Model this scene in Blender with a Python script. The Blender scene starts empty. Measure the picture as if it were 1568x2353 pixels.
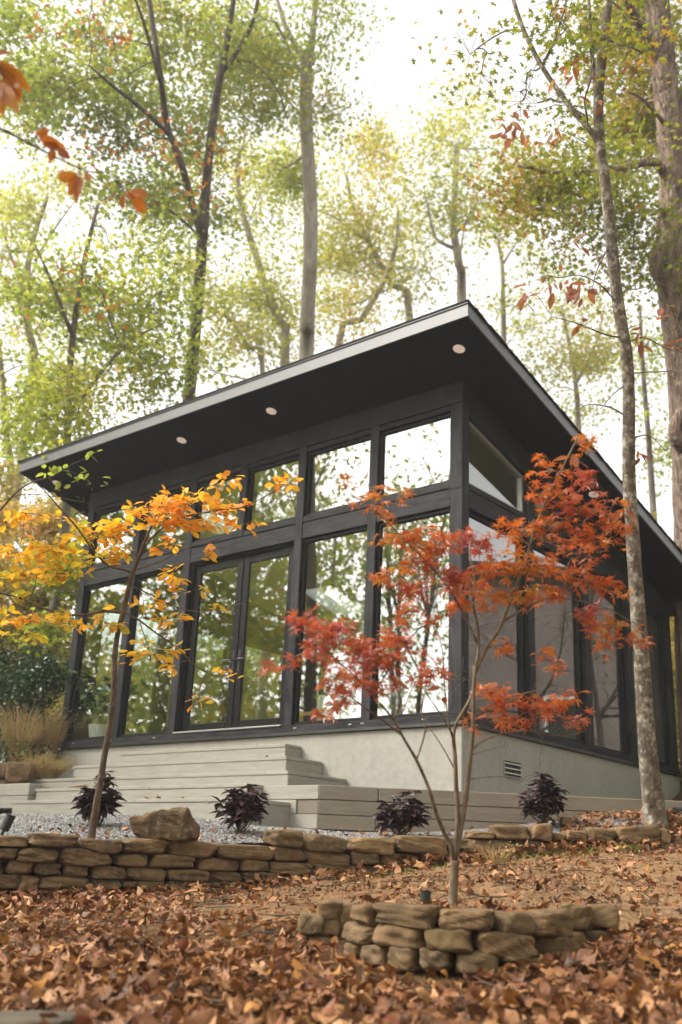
import bpy, math, random
import numpy as np
D = bpy.data
SC = bpy.context.scene
COL = SC.collection
pi = math.pi

# ------------------------------------------------------------------ camera geometry
CAM = np.array([5.7297, -8.7353, -1.4726])
RT = np.array([[0.77114, 0.63535, 0.04220], [0.17856, -0.27917, 0.94349], [-0.61123, 0.72002, 0.32872]])
YAW, PIT, ROL = map(math.radians, (-40.348044, 19.23569842, 2.56178047))
def _rot(a, b, c):
    ca, sa = math.cos(a), math.sin(a)
    f0 = np.array([sa, ca, 0.]); r0 = np.array([ca, -sa, 0.]); u0 = np.array([0, 0, 1.])
    f = f0*math.cos(b) + u0*math.sin(b); u = u0*math.cos(b) - f0*math.sin(b)
    return np.array([r0*math.cos(c) + u*math.sin(c), u*math.cos(c) - r0*math.sin(c), f])
RT = _rot(YAW, PIT, ROL)
FPX = 4130.88 / 1.7411                      # focal length in sketch units (1568 wide)
def V(u, v, d):
    """survey point: sketch coordinates and distance -> metres"""
    return CAM + d*(RT[2] + RT[0]*(u - 784.)/FPX - RT[1]*(v - 1176.3)/FPX)
def S(u, v, d): return V(u/1.7411, v/1.7411, d)
def depth_of(p): return float((np.asarray(p) - CAM) @ RT[2])

# ------------------------------------------------------------------ node helpers
def new_mat(name):
    m = D.materials.new(name); m.use_nodes = True
    nt = m.node_tree; nt.nodes.clear()
    return m, nt
class G:
    """tiny node-graph builder"""
    def __init__(s, nt): s.nt = nt
    def n(s, typ, ins=None, **kw):
        nd = s.nt.nodes.new(typ)
        for k, v in kw.items(): setattr(nd, k, v)
        for k, v in (ins or {}).items():
            sock = nd.inputs[k]
            if hasattr(v, 'is_output') or isinstance(v, bpy.types.NodeSocket): s.nt.links.new(v, sock)
            else: sock.default_value = v
        return nd
    def ramp(s, fac, stops, interp='LINEAR'):
        nd = s.nt.nodes.new('ShaderNodeValToRGB'); cr = nd.color_ramp; cr.interpolation = interp
        while len(cr.elements) > len(stops): cr.elements.remove(cr.elements[-1])
        while len(cr.elements) < len(stops): cr.elements.new(1.0)
        for e, (p, c) in zip(cr.elements, stops):
            e.position = p; e.color = (*c, 1) if len(c) == 3 else c
        s.nt.links.new(fac, nd.inputs[0]); return nd.outputs[0]
    def math(s, op, a, b=0.0, c=0.0, clamp=False):
        nd = s.nt.nodes.new('ShaderNodeMath'); nd.operation = op; nd.use_clamp = clamp
        for i, v in enumerate((a, b, c)):
            if isinstance(v, bpy.types.NodeSocket): s.nt.links.new(v, nd.inputs[i])
            else: nd.inputs[i].default_value = v
        return nd.outputs[0]
    def mix(s, fac, a, b, blend='MIX'):
        nd = s.nt.nodes.new('ShaderNodeMix'); nd.data_type = 'RGBA'; nd.blend_type = blend
        for k, v in ((0, fac), (6, a), (7, b)):
            if isinstance(v, bpy.types.NodeSocket): s.nt.links.new(v, nd.inputs[k])
            else: nd.inputs[k].default_value = (*v, 1) if isinstance(v, tuple) and len(v) == 3 else v
        return nd.outputs[2]
    def coord(s, scale=(1, 1, 1), kind='Object', rnd=0.0):
        tc = s.n('ShaderNodeTexCoord')
        mp = s.n('ShaderNodeMapping', {'Vector': tc.outputs[kind], 'Scale': scale})
        if rnd:
            oi = s.n('ShaderNodeObjectInfo')
            cm = s.n('ShaderNodeCombineXYZ', {0: s.math('MULTIPLY', oi.outputs['Random'], rnd), 1: s.math('MULTIPLY', oi.outputs['Random'], rnd*.7), 2: 0.0})
            s.nt.links.new(cm.outputs[0], mp.inputs['Location'])
        return mp.outputs[0]
    def noise(s, vec, scale, detail=4, rough=.55, dist=0.0):
        return s.n('ShaderNodeTexNoise', {'Vector': vec, 'Scale': scale, 'Detail': detail, 'Roughness': rough, 'Distortion': dist}).outputs[0]
    def bump(s, h, strength=.3, dist=.01, normal=None):
        ins = {'Height': h, 'Strength': strength, 'Distance': dist}
        if normal is not None: ins['Normal'] = normal
        return s.n('ShaderNodeBump', ins).outputs[0]
    def out(s, sh): s.n('ShaderNodeOutputMaterial', {'Surface': sh})
    def pbr(s, col, rough=.6, normal=None, spec=.5, metal=0.0):
        ins = {'Base Color': col if isinstance(col, bpy.types.NodeSocket) else (*col, 1), 'Roughness': rough, 'Specular IOR Level': spec, 'Metallic': metal}
        if normal is not None: ins['Normal'] = normal
        return s.n('ShaderNodeBsdfPrincipled', ins).outputs[0]

def mat_wood_dark(name, stretch, base=(.007, .007, .0085), hi=(.038, .037, .041), rough=.55):
    m, nt = new_mat(name); g = G(nt)
    v = g.coord(stretch, rnd=9.)
    a = g.noise(v, 6, 6, .65); b = g.noise(g.coord((1, 1, 1), rnd=5.), 2.2, 3)
    f = g.math('ADD', g.math('MULTIPLY', a, .6), g.math('MULTIPLY', b, .4))
    c = g.ramp(f, [(.38, base), (.62, hi)])
    fine = g.noise(v, 30, 3)
    nrm = g.bump(g.math('ADD', a, g.math('MULTIPLY', fine, .5)), .45, .006)
    rg = g.math('MULTIPLY_ADD', b, .35, rough-.12)
    g.out(g.pbr(c, rg, nrm, .16)); return m
def mat_simple(name, col, rough=.5, spec=.5, metal=0., var=.12, nscale=3., bump=.1):
    m, nt = new_mat(name); g = G(nt)
    n = g.noise(g.coord(rnd=4.), nscale, 5)
    k = tuple(x*(1-var) for x in col); h = tuple(min(1, x*(1+var)) for x in col)
    c = g.ramp(n, [(.3, k), (.7, h)])
    fine = g.noise(g.coord(), nscale*25, 3)
    g.out(g.pbr(c, rough, g.bump(fine, bump, .004), spec, metal)); return m
def mat_stucco():
    m, nt = new_mat('stucco'); g = G(nt)
    v = g.coord()
    n = g.noise(v, 1.3, 6, .6); n2 = g.noise(v, 14, 4, .6); n3 = g.noise(v, 70, 4, .6)
    c = g.ramp(n, [(.25, (.275, .260, .230)), (.55, (.32, .305, .272)), (.8, (.355, .34, .305))])
    c = g.mix(.22, c, g.ramp(n2, [(.35, (.24, .23, .205)), (.65, (.40, .39, .355))]))
    st = g.noise(g.coord((2.2, 2.2, .18)), 3., 4)
    c = g.mix(g.ramp(st, [(.52, (0, 0, 0)), (.75, (.30, .30, .30))]), c, (.235, .22, .19))
    h = g.math('ADD', g.math('MULTIPLY', n2, .7), g.math('MULTIPLY', n3, .5))
    g.out(g.pbr(c, .85, g.bump(h, .5, .012), .25)); return m
def mat_timber(name='painted_timber', c0=(.255, .240, .207), c1=(.318, .302, .264), stain=.0):
    m, nt = new_mat(name); g = G(nt)
    v = g.coord((1.2, 1.2, 9), rnd=11.)
    n = g.noise(v, 2.2, 6, .65, .6); n2 = g.noise(g.coord(rnd=7.), 1.7, 4); n3 = g.noise(v, 16, 3)
    c = g.ramp(n, [(.3, c0), (.6, c1)])
    c = g.mix(g.ramp(n2, [(.45, (0, 0, 0)), (.8, (.35, .35, .35))]), c, (.25, .22, .175))
    if stain: c = g.mix(g.ramp(g.noise(g.coord((3, 3, .3)), 1.4, 5), [(.3, (stain*.5,)*3), (.7, (stain,)*3)]), c, (.17, .12, .07))
    h = g.math('ADD', n, g.math('MULTIPLY', n3, .35))
    g.out(g.pbr(c, .75, g.bump(h, .5, .008), .3)); return m
def mat_stone(name, tint=0.0, moss=.35):
    m, nt = new_mat(name); g = G(nt)
    v = g.coord((1, 1, 1.15), rnd=30.)
    n = g.noise(v, 7, 7, .62, .4); n2 = g.noise(v, 22, 5, .6); n3 = g.noise(g.coord(rnd=13.), 3.5, 3)
    oi = g.n('ShaderNodeObjectInfo').outputs['Random']
    base = g.ramp(oi, [(0, (.20, .115, .054)), (.25, (.25, .155, .078)), (.5, (.135, .082, .043)), (.75, (.28, .175, .088)), (1, (.17, .112, .062))])
    c = g.mix(g.ramp(n, [(.35, (.75, .75, .75)), (.65, (0, 0, 0))]), base, (.062, .047, .032))
    c = g.mix(g.ramp(n2, [(.52, (0, 0, 0)), (.72, (.6, .6, .6))]), c, (.27, .20, .125))
    c = g.mix(g.ramp(n3, [(.5, (0, 0, 0)), (.75, (moss, moss, moss))]), c, (.075, .072, .026))
    g.out(g.pbr(c, .9, g.bump(g.math('ADD', n, g.math('MULTIPLY', n2, .5)), .55, .015), .2)); return m
def mat_ground(name='leafy_earth', EARTH=[(.28, (.020, .011, .007)), (.45, (.065, .035, .018)), (.6, (.13, .072, .036)), (.78, (.22, .13, .07))], c3=(.16, .085, .05), c4=(.15, .09, .04)):
    m, nt = new_mat(name); g = G(nt)
    v = g.coord()
    n = g.noise(v, 1.4, 6, .6); n2 = g.noise(v, 16, 6, .7); n3 = g.noise(v, 60, 4, .7)
    c = g.ramp(n2, EARTH)
    c = g.mix(g.ramp(n3, [(.5, (0, 0, 0)), (.72, (.55,)*3)]), c, c3)
    c = g.mix(g.ramp(n, [(.45, (0, 0, 0)), (.7, (.7,)*3)]), c, c4)
    vor = g.n('ShaderNodeTexVoronoi', {'Vector': v, 'Scale': 28.}).outputs['Distance']
    h = g.math('ADD', n2, g.math('ADD', g.math('MULTIPLY', n3, .6), g.math('MULTIPLY', vor, .5)))
    g.out(g.pbr(c, .95, g.bump(h, .9, .03), .15)); return m
def mat_gravel():
    m, nt = new_mat('gravel'); g = G(nt)
    v = g.coord()
    vo = g.n('ShaderNodeTexVoronoi', {'Vector': v, 'Scale': 60.})
    c = g.ramp(vo.outputs['Color'], [(.1, (.17, .165, .165)), (.5, (.29, .285, .285)), (.9, (.42, .415, .415))])
    d = g.ramp(vo.outputs['Distance'], [(.25, (1, 1, 1)), (.75, (0, 0, 0))])
    c = g.mix(g.math('MULTIPLY', g.math('SUBTRACT', 1., d), .55), c, (.10, .095, .09))
    g.out(g.pbr(c, .85, g.bump(d, .9, .015), .3)); return m
def mat_bark(name, dark, mid, light, scale=(1, 1, .22), lichen=0., bstr=.7, nscale=9., bdist=.03):
    m, nt = new_mat(name); g = G(nt)
    v = g.coord(scale, rnd=17.)
    n = g.noise(v, nscale, 7, .65, .5); n2 = g.noise(g.coord(rnd=17.), 13., 6, .65)
    vo = g.n('ShaderNodeTexVoronoi', {'Vector': v, 'Scale': nscale*1.2}, feature='DISTANCE_TO_EDGE').outputs[0]
    c = g.ramp(n, [(.3, dark), (.5, mid), (.7, light)])
    if lichen:
        c = g.mix(g.ramp(n2, [(.5, (0, 0, 0)), (.62, (lichen,)*3)]), c, (.42, .40, .34))
        c = g.mix(g.ramp(g.noise(g.coord(rnd=3.), 21., 5), [(.52, (0, 0, 0)), (.64, (lichen*.8,)*3)]), c, (.05, .045, .03))
    h = g.math('ADD', n, g.math('MULTIPLY', g.math('MINIMUM', vo, .25), 1.6))
    g.out(g.pbr(c, .9, g.bump(h, bstr, bdist), .2)); return m
def mat_leaf(name, stops, trans=.5, rough=.45, nscale=.5, namt=.55, spec=.4, tgain=1.35):
    m, nt = new_mat(name); g = G(nt)
    r = g.n('ShaderNodeNewGeometry').outputs['Random Per Island']
    n = g.noise(g.coord(rnd=23.), nscale, 3)
    n = g.math('MULTIPLY_ADD', g.math('SUBTRACT', n, .5), 2.2, .5)
    f = g.math('ADD', g.math('MULTIPLY', r, 1-namt), g.math('MULTIPLY', n, namt), clamp=True)
    c = g.ramp(f, stops)
    mott = g.noise(g.coord(), 60., 2)
    c = g.mix(g.ramp(mott, [(.5, (0, 0, 0)), (.75, (.3, .3, .3))]), c, tuple(x*.6 for x in stops[len(stops)//2][1]))
    p = g.pbr(c, rough, None, spec)
    tc = g.mix(1.0, c, (tgain, tgain*1.02, tgain*.75), 'MULTIPLY')
    t = g.n('ShaderNodeBsdfTranslucent', {'Color': tc}).outputs[0]
    mx = g.n('ShaderNodeMixShader', {0: trans, 1: p, 2: t}).outputs[0]
    g.out(mx); return m
def mat_glass():
    m, nt = new_mat('window_glass'); g = G(nt)
    fr = g.n('ShaderNodeFresnel', {'IOR': 2.75}).outputs[0]
    fr = g.math('MULTIPLY', fr, g.math('SUBTRACT', 1., g.n('ShaderNodeNewGeometry').outputs['Backfacing']))
    wob = g.noise(g.coord(rnd=20.), .9, 2)
    nrm = g.bump(wob, .06, .02)
    gl = g.n('ShaderNodeBsdfGlossy', {'Color': (.93, .95, .95, 1), 'Roughness': 0.004, 'Normal': nrm}).outputs[0]
    tr = g.n('ShaderNodeBsdfTransparent', {'Color': (.86, .90, .88, 1)}).outputs[0]
    g.out(g.n('ShaderNodeMixShader', {0: fr, 1: tr, 2: gl}).outputs[0]); return m

HAZE = .0018
M = {}
M['post'] = mat_wood_dark('black_stained_post', (3, 3, .5))
M['beam'] = mat_wood_dark('black_stained_beam', (.5, .5, 4))
M['band'] = mat_wood_dark('black_panel', (.8, .8, .8), (.014, .0145, .0165), (.030, .030, .033), .55)
M['door'] = mat_simple('black_door_paint', (.005, .0052, .0056), .42, .16, var=.2, bump=.03)
M['frame'] = mat_simple('black_window_frame', (.007, .007, .008), .45, .16, var=.15, bump=.03)
M['soffit'] = mat_wood_dark('soffit_paint', (1, 1, 1), (.0035, .0042, .0048), (.006, .007, .0078), .75)
M['fascia'] = mat_simple('fascia_paint', (.066, .066, .072), .38, .5, var=.10, nscale=2, bump=.15)
M['shingle'] = mat_simple('roof_shingle', (.03, .03, .032), .9, .2, var=.4, nscale=9, bump=.6)
M['stucco'] = mat_stucco()
M['timber'] = mat_timber()
M['timber_dirty_shade'] = mat_timber('stained_shaded_timber', (.15, .136, .112), (.205, .19, .162), stain=.5)  # brown-grey stain, and a base darkened to carry the angled face's shade
M['stone'] = mat_stone('field_stone')
M['boulder'] = mat_stone('mossy_boulder', moss=.95)
M['ground'] = mat_ground()  # dark base colour deepens the shadow gaps between the litter leaves
M['dirt'] = mat_ground('bare_dirt', [(.28, (.12, .068, .033)), (.45, (.21, .125, .062)), (.6, (.29, .18, .095)), (.78, (.38, .26, .16))], (.24, .14, .085), (.34, .21, .10))
M['gravel'] = mat_gravel()
M['pebble'] = None
M['glass'] = mat_glass()
def mat_lamp():
    m, nt = new_mat('lamp_lens'); g = G(nt)
    p = g.n('ShaderNodeBsdfPrincipled', {'Base Color': (.75, .64, .58, 1), 'Roughness': .5, 'Emission Color': (1., .80, .70, 1), 'Emission Strength': .10}); g.out(p.outputs[0]); return m
M['light_trim'] = mat_lamp()
M['metal'] = mat_simple('pale_metal', (.45, .44, .42), .4, .5, .6, var=.1)
M['flash'] = mat_simple('dark_flashing', (.06, .058, .06), .35, .5, .7, var=.2)
M['black_plastic'] = mat_simple('black_plastic', (.012, .012, .014), .45, .5, var=.1)
M['handle'] = mat_simple('dark_handle_metal', (.03, .03, .034), .35, .5, .3, var=.1)
M['int_wall'] = mat_simple('interior_wall', (.33, .31, .29), .8, .2, var=.06)
M['int_ceiling'] = mat_simple('interior_ceiling', (.50, .48, .38), .8, .2, var=.08)
M['back_wall'] = mat_simple('mauve_interior_wall', (.13, .11, .105), .8, .2, var=.08)
M['int_floor'] = mat_wood_dark('interior_floor', (.4, 4, 1), (.12, .07, .04), (.22, .14, .08), .4)
M['white_pot'] = mat_simple('white_pot', (.72, .74, .70), .4, .4, var=.04)
M['amber'] = mat_simple('amber_wood', (.45, .27, .10), .5, .4, var=.2)
M['siding'] = mat_simple('mauve_siding', (.20, .168, .16), .8, .2, var=.08)
M['flagstone'] = mat_simple('flagstone', (.10, .084, .062), .9, .2, var=.25, nscale=5, bump=.6)
M['bark_grey'] = mat_bark('grey_bark', (.07, .055, .04), (.17, .145, .115), (.30, .27, .23), nscale=7.)
M['bark_dark'] = mat_bark('dark_bark', (.03, .022, .018), (.075, .06, .048), (.15, .125, .10), nscale=7.)
M['bark_pale'] = mat_bark('pale_bark', (.20, .17, .13), (.30, .27, .22), (.42, .39, .33), nscale=6., bstr=.4)  # lightened so the far trunks carry haze in their colour
M['bark_shag'] = mat_bark('shaggy_bark', (.05, .034, .026), (.23, .165, .125), (.40, .31, .25), (1, 1, .12), nscale=13., bstr=1., bdist=.06)
M['bark_lichen'] = mat_bark('lichen_bark', (.05, .04, .03), (.125, .10, .075), (.22, .18, .14), (1, 1, .5), .75, .7, 12., .015)
M['bark_twig'] = mat_bark('twig_bark', (.05, .035, .025), (.105, .078, .056), (.18, .14, .10), (1, 1, .3), .12, .6, 25., .006)
M['bark_maple'] = mat_bark('maple_bark', (.10, .07, .045), (.18, .135, .09), (.27, .21, .145), (1, 1, .25), .25, .5, 25., .006)
M['lf_green'] = mat_leaf('leaf_green', [(0, (.080, .115, .024)), (.3, (.130, .165, .030)), (.62, (.20, .222, .038)), (.8, (.27, .25, .04)), (.92, (.36, .17, .03)), (1, (.30, .07, .02))], .68, .5, .35, tgain=1.6)
M['lf_green2'] = mat_leaf('leaf_bright_green', [(0, (.12, .165, .032)), (.35, (.19, .228, .040)), (.7, (.285, .295, .052)), (.88, (.37, .31, .05)), (1, (.42, .18, .03))], .7, .5, .4, tgain=1.5)
M['lf_pale'] = mat_leaf('leaf_pale', [(0, (.19, .22, .05)), (.35, (.28, .30, .065)), (.65, (.37, .34, .075)), (.85, (.45, .30, .085)), (1, (.44, .20, .07))], .6, .55, .3)  # far haze is put into this leaf colour, beyond the thin mist volume
M['lf_olive'] = mat_leaf('leaf_olive', [(0, (.085, .11, .014)), (.4, (.15, .175, .02)), (.65, (.25, .225, .028)), (.82, (.30, .125, .03)), (1, (.16, .055, .025))], .55, .5, .5)
M['lf_yellow'] = mat_leaf('leaf_yellow_orange', [(0, (.42, .40, .03)), (.2, (.62, .42, .03)), (.45, (.76, .43, .035)), (.65, (.76, .34, .032)), (.85, (.66, .22, .03)), (1, (.40, .09, .03))], .45, .42, 1.1, .5)
M['lf_yellow2'] = mat_leaf('leaf_yellow_green', [(0, (.30, .36, .025)), (.25, (.48, .42, .03)), (.5, (.64, .40, .03)), (.76, (.68, .28, .03)), (1, (.50, .14, .03))], .45, .42, 1.1, .5)
M['lf_jmaple'] = mat_leaf('leaf_red_maple', [(0, (.36, .17, .025)), (.25, (.42, .13, .025)), (.5, (.46, .10, .045)), (.72, (.44, .075, .06)), (.9, (.42, .075, .085)), (1, (.34, .06, .085))], .42, .28, 2.0, .6, .95)
M['lf_jmaple2'] = mat_leaf('leaf_orange_maple', [(0, (.32, .23, .025)), (.22, (.47, .21, .025)), (.5, (.53, .145, .022)), (.78, (.49, .095, .024)), (1, (.38, .065, .03))], .42, .28, 2.0, .6, .9)
M['lf_brown'] = mat_leaf('leaf_brown', [(0, (.20, .07, .04)), (.5, (.33, .12, .06)), (1, (.45, .19, .09))], .4, .55, 2., .3)
M['lf_rust'] = mat_leaf('leaf_rust', [(0, (.22, .055, .02)), (.5, (.36, .11, .02)), (1, (.55, .26, .03))], .45, .4, 3., .4)
M['lf_litter'] = mat_leaf('leaf_litter', [(0, (.024, .010, .007)), (.16, (.060, .024, .012)), (.34, (.155, .060, .022)), (.5, (.26, .108, .038)), (.62, (.48, .265, .125)), (.72, (.18, .050, .030)), (.82, (.42, .19, .04)), (.91, (.10, .022, .022)), (1, (.46, .26, .165))], .10, .5, 1.1, .38, .35, 1.1)
M['lf_holly'] = mat_leaf('leaf_holly', [(0, (.02, .045, .015)), (.6, (.045, .085, .03)), (1, (.08, .13, .05))], .2, .25, 1., .4, .6)
M['lf_purple'] = mat_leaf('leaf_purple', [(0, (.022, .011, .013)), (.6, (.048, .023, .027)), (.93, (.085, .042, .05)), (1, (.24, .08, .03))], .15, .4, 2., .3, .5)
M['lf_bush'] = mat_leaf('leaf_autumn_bush', [(0, (.12, .15, .03)), (.35, (.28, .26, .06)), (.6, (.50, .36, .12)), (.85, (.55, .30, .10)), (1, (.40, .13, .05))], .5, .5, .8, .55)
M['lf_woods'] = mat_leaf('leaf_woods', [(0, (.17, .25, .04)), (.4, (.32, .40, .07)), (.7, (.50, .45, .08)), (.88, (.55, .32, .06)), (1, (.46, .14, .04))], .68, .55, .16, .6)
M['lf_thicket'] = mat_leaf('leaf_thicket', [(0, (.07, .11, .02)), (.35, (.15, .19, .03)), (.62, (.28, .25, .05)), (.85, (.40, .24, .06)), (1, (.38, .12, .04))], .55, .5, .3, .6)
M['grass'] = mat_leaf('dry_grass', [(0, (.22, .20, .07)), (.4, (.38, .29, .13)), (.75, (.42, .27, .17)), (1, (.34, .20, .14))], .35, .6, 2., .5)
M['moss'] = mat_leaf('moss_green', [(0, (.10, .12, .025)), (.6, (.20, .21, .05)), (1, (.30, .24, .10))], .3, .8, 2., .4)
def _peb():
    m, nt = new_mat('pebble'); g = G(nt)
    r = g.n('ShaderNodeNewGeometry').outputs['Random Per Island']
    c = g.ramp(r, [(0, (.13, .125, .125)), (.4, (.27, .265, .265)), (.8, (.38, .37, .37)), (1, (.50, .49, .48))])
    g.out(g.pbr(c, .8, None, .3)); return m
M['pebble'] = _peb()

# ------------------------------------------------------------------ mesh helpers
class MB:
    def __init__(s): s.v = []; s.f = {}; s.n = 0
    def add(s, verts, faces):
        verts = np.asarray(verts, float).reshape(-1, 3)
        s.v.append(verts)
        for f in faces:
            f = np.asarray(f, int)
            if f.ndim == 1: f = f[None]
            s.f.setdefault(f.shape[1], []).append(f + s.n)
        s.n += len(verts)
    def mesh(s, name, smooth=False, off=None):
        me = D.meshes.new(name)
        if not s.v: return me
        v = np.concatenate(s.v)
        if off is not None: v = v - np.asarray(off)
        me.vertices.add(len(v)); me.vertices.foreach_set('co', v.ravel().astype(np.float32))
        idx, starts, tot = [], [], []
        p = 0
        for k, fs in s.f.items():
            a = np.concatenate(fs)
            idx.append(a.ravel()); st = p + np.arange(len(a))*k; starts.append(st); tot.append(np.full(len(a), k)); p += a.size
        idx = np.concatenate(idx); starts = np.concatenate(starts)
        me.loops.add(len(idx)); me.loops.foreach_set('vertex_index', idx.astype(np.int32))
        me.polygons.add(len(starts)); me.polygons.foreach_set('loop_start', starts.astype(np.int32))
        me.polygons.foreach_set('use_smooth', np.full(len(starts), bool(smooth)))
        me.update(calc_edges=True); me.validate()
        return me
    def build(s, name, mat, parent=None, loc=None, smooth=False):
        """links the collected shapes as ONE object; world coordinates, origin at loc (default: parent's place)"""
        if loc is None: loc = parent['_w'] if parent is not None else (0, 0, 0)
        loc = np.asarray(loc, float)
        o = D.objects.new(name, s.mesh(name, smooth, loc))
        o.data.materials.append(mat); COL.objects.link(o)
        pw = np.asarray(parent['_w'], float) if parent is not None else np.zeros(3)
        if parent is not None: o.parent = parent
        o.location = loc - pw
        o['_w'] = list(loc)
        return o
def thing(name, label, cat, loc=(0, 0, 0), group=None):
    o = D.objects.new(name, None); COL.objects.link(o); o.location = loc; o['_w'] = [float(x) for x in loc]
    o.empty_display_size = .1
    tag(o, label, cat, group); return o
def tag(o, label=None, cat=None, group=None, kind=None):
    if label: o['label'] = label
    if cat: o['category'] = cat
    if group: o['group'] = group
    if kind: o['kind'] = kind
    return o

def box(mb, x0, x1, y0, y1, z0, z1, b=.006):
    """chamfered box"""
    x0, x1 = min(x0, x1), max(x0, x1); y0, y1 = min(y0, y1), max(y0, y1); z0, z1 = min(z0, z1), max(z0, z1)
    b = min(b, (x1-x0)*.3, (y1-y0)*.3, (z1-z0)*.3)
    c = np.array([(x0+x1)/2, (y0+y1)/2, (z0+z1)/2]); h = np.array([(x1-x0)/2, (y1-y0)/2, (z1-z0)/2])
    vs, key = [], {}
    for sx in (-1, 1):
        for sy in (-1, 1):
            for sz in (-1, 1):
                s = np.array([sx, sy, sz])
                for ax in range(3):
                    p = s*h - s*b; p[ax] = s[ax]*h[ax]
                    key[(sx, sy, sz, ax)] = len(vs); vs.append(c + p)
    q, t = [], []
    for ax in range(3):
        o1, o2 = [(1, 2), (2, 0), (0, 1)][ax]
        for sg in (-1, 1):
            f = []
            for a, bb in ((-1, -1), (1, -1), (1, 1), (-1, 1)):
                s = [0, 0, 0]; s[ax] = sg; s[o1] = a; s[o2] = bb; f.append(key[(*s, ax)])
            q.append(f if sg > 0 else f[::-1])
    for ax in range(3):
        o1, o2 = [(1, 2), (2, 0), (0, 1)][ax]
        for a in (-1, 1):
            for bb in (-1, 1):
                s0 = [0, 0, 0]; s0[ax] = -1; s0[o1] = a; s0[o2] = bb; s1 = list(s0); s1[ax] = 1
                f = [key[(*s0, o1)], key[(*s0, o2)], key[(*s1, o2)], key[(*s1, o1)]]
                q.append(f if a*bb < 0 else f[::-1])
    for sx in (-1, 1):
        for sy in (-1, 1):
            for sz in (-1, 1):
                f = [key[(sx, sy, sz, k)] for k in range(3)]
                t.append(f if sx*sy*sz > 0 else f[::-1])
    mb.add(vs, [np.array(q), np.array(t)])
def hexa(mb, p):
    """8 corners: bottom ring 0-3 (ccw from above), top ring 4-7"""
    mb.add(p, [np.array([[3, 2, 1, 0], [4, 5, 6, 7], [0, 1, 5, 4], [1, 2, 6, 5], [2, 3, 7, 6], [3, 0, 4, 7]])])
def rbox(mb, a, b, width, z0, z1, bev=.006):
    """upright board from plan point a to b, given thickness (behind, to the left of a->b)"""
    a = np.array(a, float); b = np.array(b, float); d = b-a; L = np.hypot(*d); d /= L; n = np.array([-d[1], d[0]])
    t = MB(); box(t, 0, L, 0, width, z0, z1, bev)
    v = t.v[0]; w = np.empty_like(v); w[:, :2] = a + v[:, :1]*d + v[:, 1:2]*n; w[:, 2] = v[:, 2]
    mb.add(w, [np.concatenate(f) for f in t.f.values()])
def tube(mb, pts, rad, sides=6, cap=True, rough=0., rng=None):
    pts = np.asarray(pts, float); n = len(pts); rad = np.broadcast_to(np.asarray(rad, float), (n,))
    tg = np.gradient(pts, axis=0); tg /= np.linalg.norm(tg, axis=1)[:, None] + 1e-9
    ref = np.array([0, 0, 1.]) if abs(tg[0][2]) < .8 else np.array([1., 0, 0])
    u = np.cross(tg[0], ref); u /= np.linalg.norm(u)
    ang = np.arange(sides)*2*pi/sides; ring = []
    for i in range(n):
        u = u - tg[i]*(u @ tg[i]); u /= np.linalg.norm(u) + 1e-9
        w = np.cross(tg[i], u)
        rr = rad[i]*(1 + (rough*(rng.random(sides)-.5) if rough else 0.))
        ring.append(pts[i] + (np.cos(ang)*rr)[:, None]*u + (np.sin(ang)*rr)[:, None]*w)
    vs = np.concatenate(ring)
    i = np.arange(n-1)[:, None]*sides; j = np.arange(sides)[None]; k = (j+1) % sides
    q = np.stack([i+j, i+k, i+k+sides, i+j+sides], -1).reshape(-1, 4)
    fs = [q]
    if cap: fs += [np.arange(sides)[::-1][None], (np.arange(sides)+(n-1)*sides)[None]]
    mb.add(vs, fs)
def smooth_path(pts, per=4):
    """Catmull-Rom through the points (any dimension)"""
    P = np.asarray(pts, float); P = np.vstack([2*P[0]-P[1], P, 2*P[-1]-P[-2]]); out = []
    for i in range(1, len(P)-2):
        for t in np.arange(per)/per:
            a, b, c, d = P[i-1:i+3]
            out.append(.5*((2*b)+(-a+c)*t+(2*a-5*b+4*c-d)*t*t+(-a+3*b-3*c+d)*t**3))
    out.append(P[-2]); return np.array(out)
def cyl(mb, c, r, z0, z1, sides=24, axis=2, r2=None):
    a = np.arange(sides)*2*pi/sides; r2 = r if r2 is None else r2
    def ring(rr, z):
        q = np.stack([np.cos(a)*rr, np.sin(a)*rr, np.full(sides, z)], -1)
        if axis == 0: q = q[:, [2, 0, 1]]
        if axis == 1: q = q[:, [1, 2, 0]]
        return q + np.asarray(c)
    i = np.arange(sides); k = (i+1) % sides
    mb.add(np.concatenate([ring(r, z0), ring(r2, z1)]), [np.stack([i, k, k+sides, i+sides], -1), i[::-1][None], (i+sides)[None]])

# ------------------------------------------------------------------ leaves
def leaf_oval(w=.28, curl=.12, fold=.10, st=(0, .22, .5, .78, 1.), shape=.85, wav=0.):
    vs, fs = [], []
    mid, lf, rg = [], [], []
    for i, x in enumerate(st):
        z = -curl*(x**2)
        mid.append(len(vs)); vs.append((x, 0, z))
    for i, x in enumerate(st[1:-1]):
        h = w*math.sin(pi*x**shape); z = -curl*(x**2)+fold*h/w*.6
        lf.append(len(vs)); vs.append((x, h, z + wav*(-1)**i)); rg.append(len(vs)); vs.append((x, -h, z - wav*(-1)**i))
    t, q = [], []
    for S_, sg in ((lf, 1), (rg, -1)):
        f = [mid[0], mid[1], S_[0]]; t.append(f if sg > 0 else f[::-1])
        for i in range(len(S_)-1):
            f = [mid[i+1], mid[i+2], S_[i+1], S_[i]]; q.append(f if sg > 0 else f[::-1])
        f = [mid[-2], mid[-1], S_[-1]]; t.append(f if sg > 0 else f[::-1])
    return np.array(vs), ([np.array(q)] if q else [])+[np.array(t)]
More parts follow.
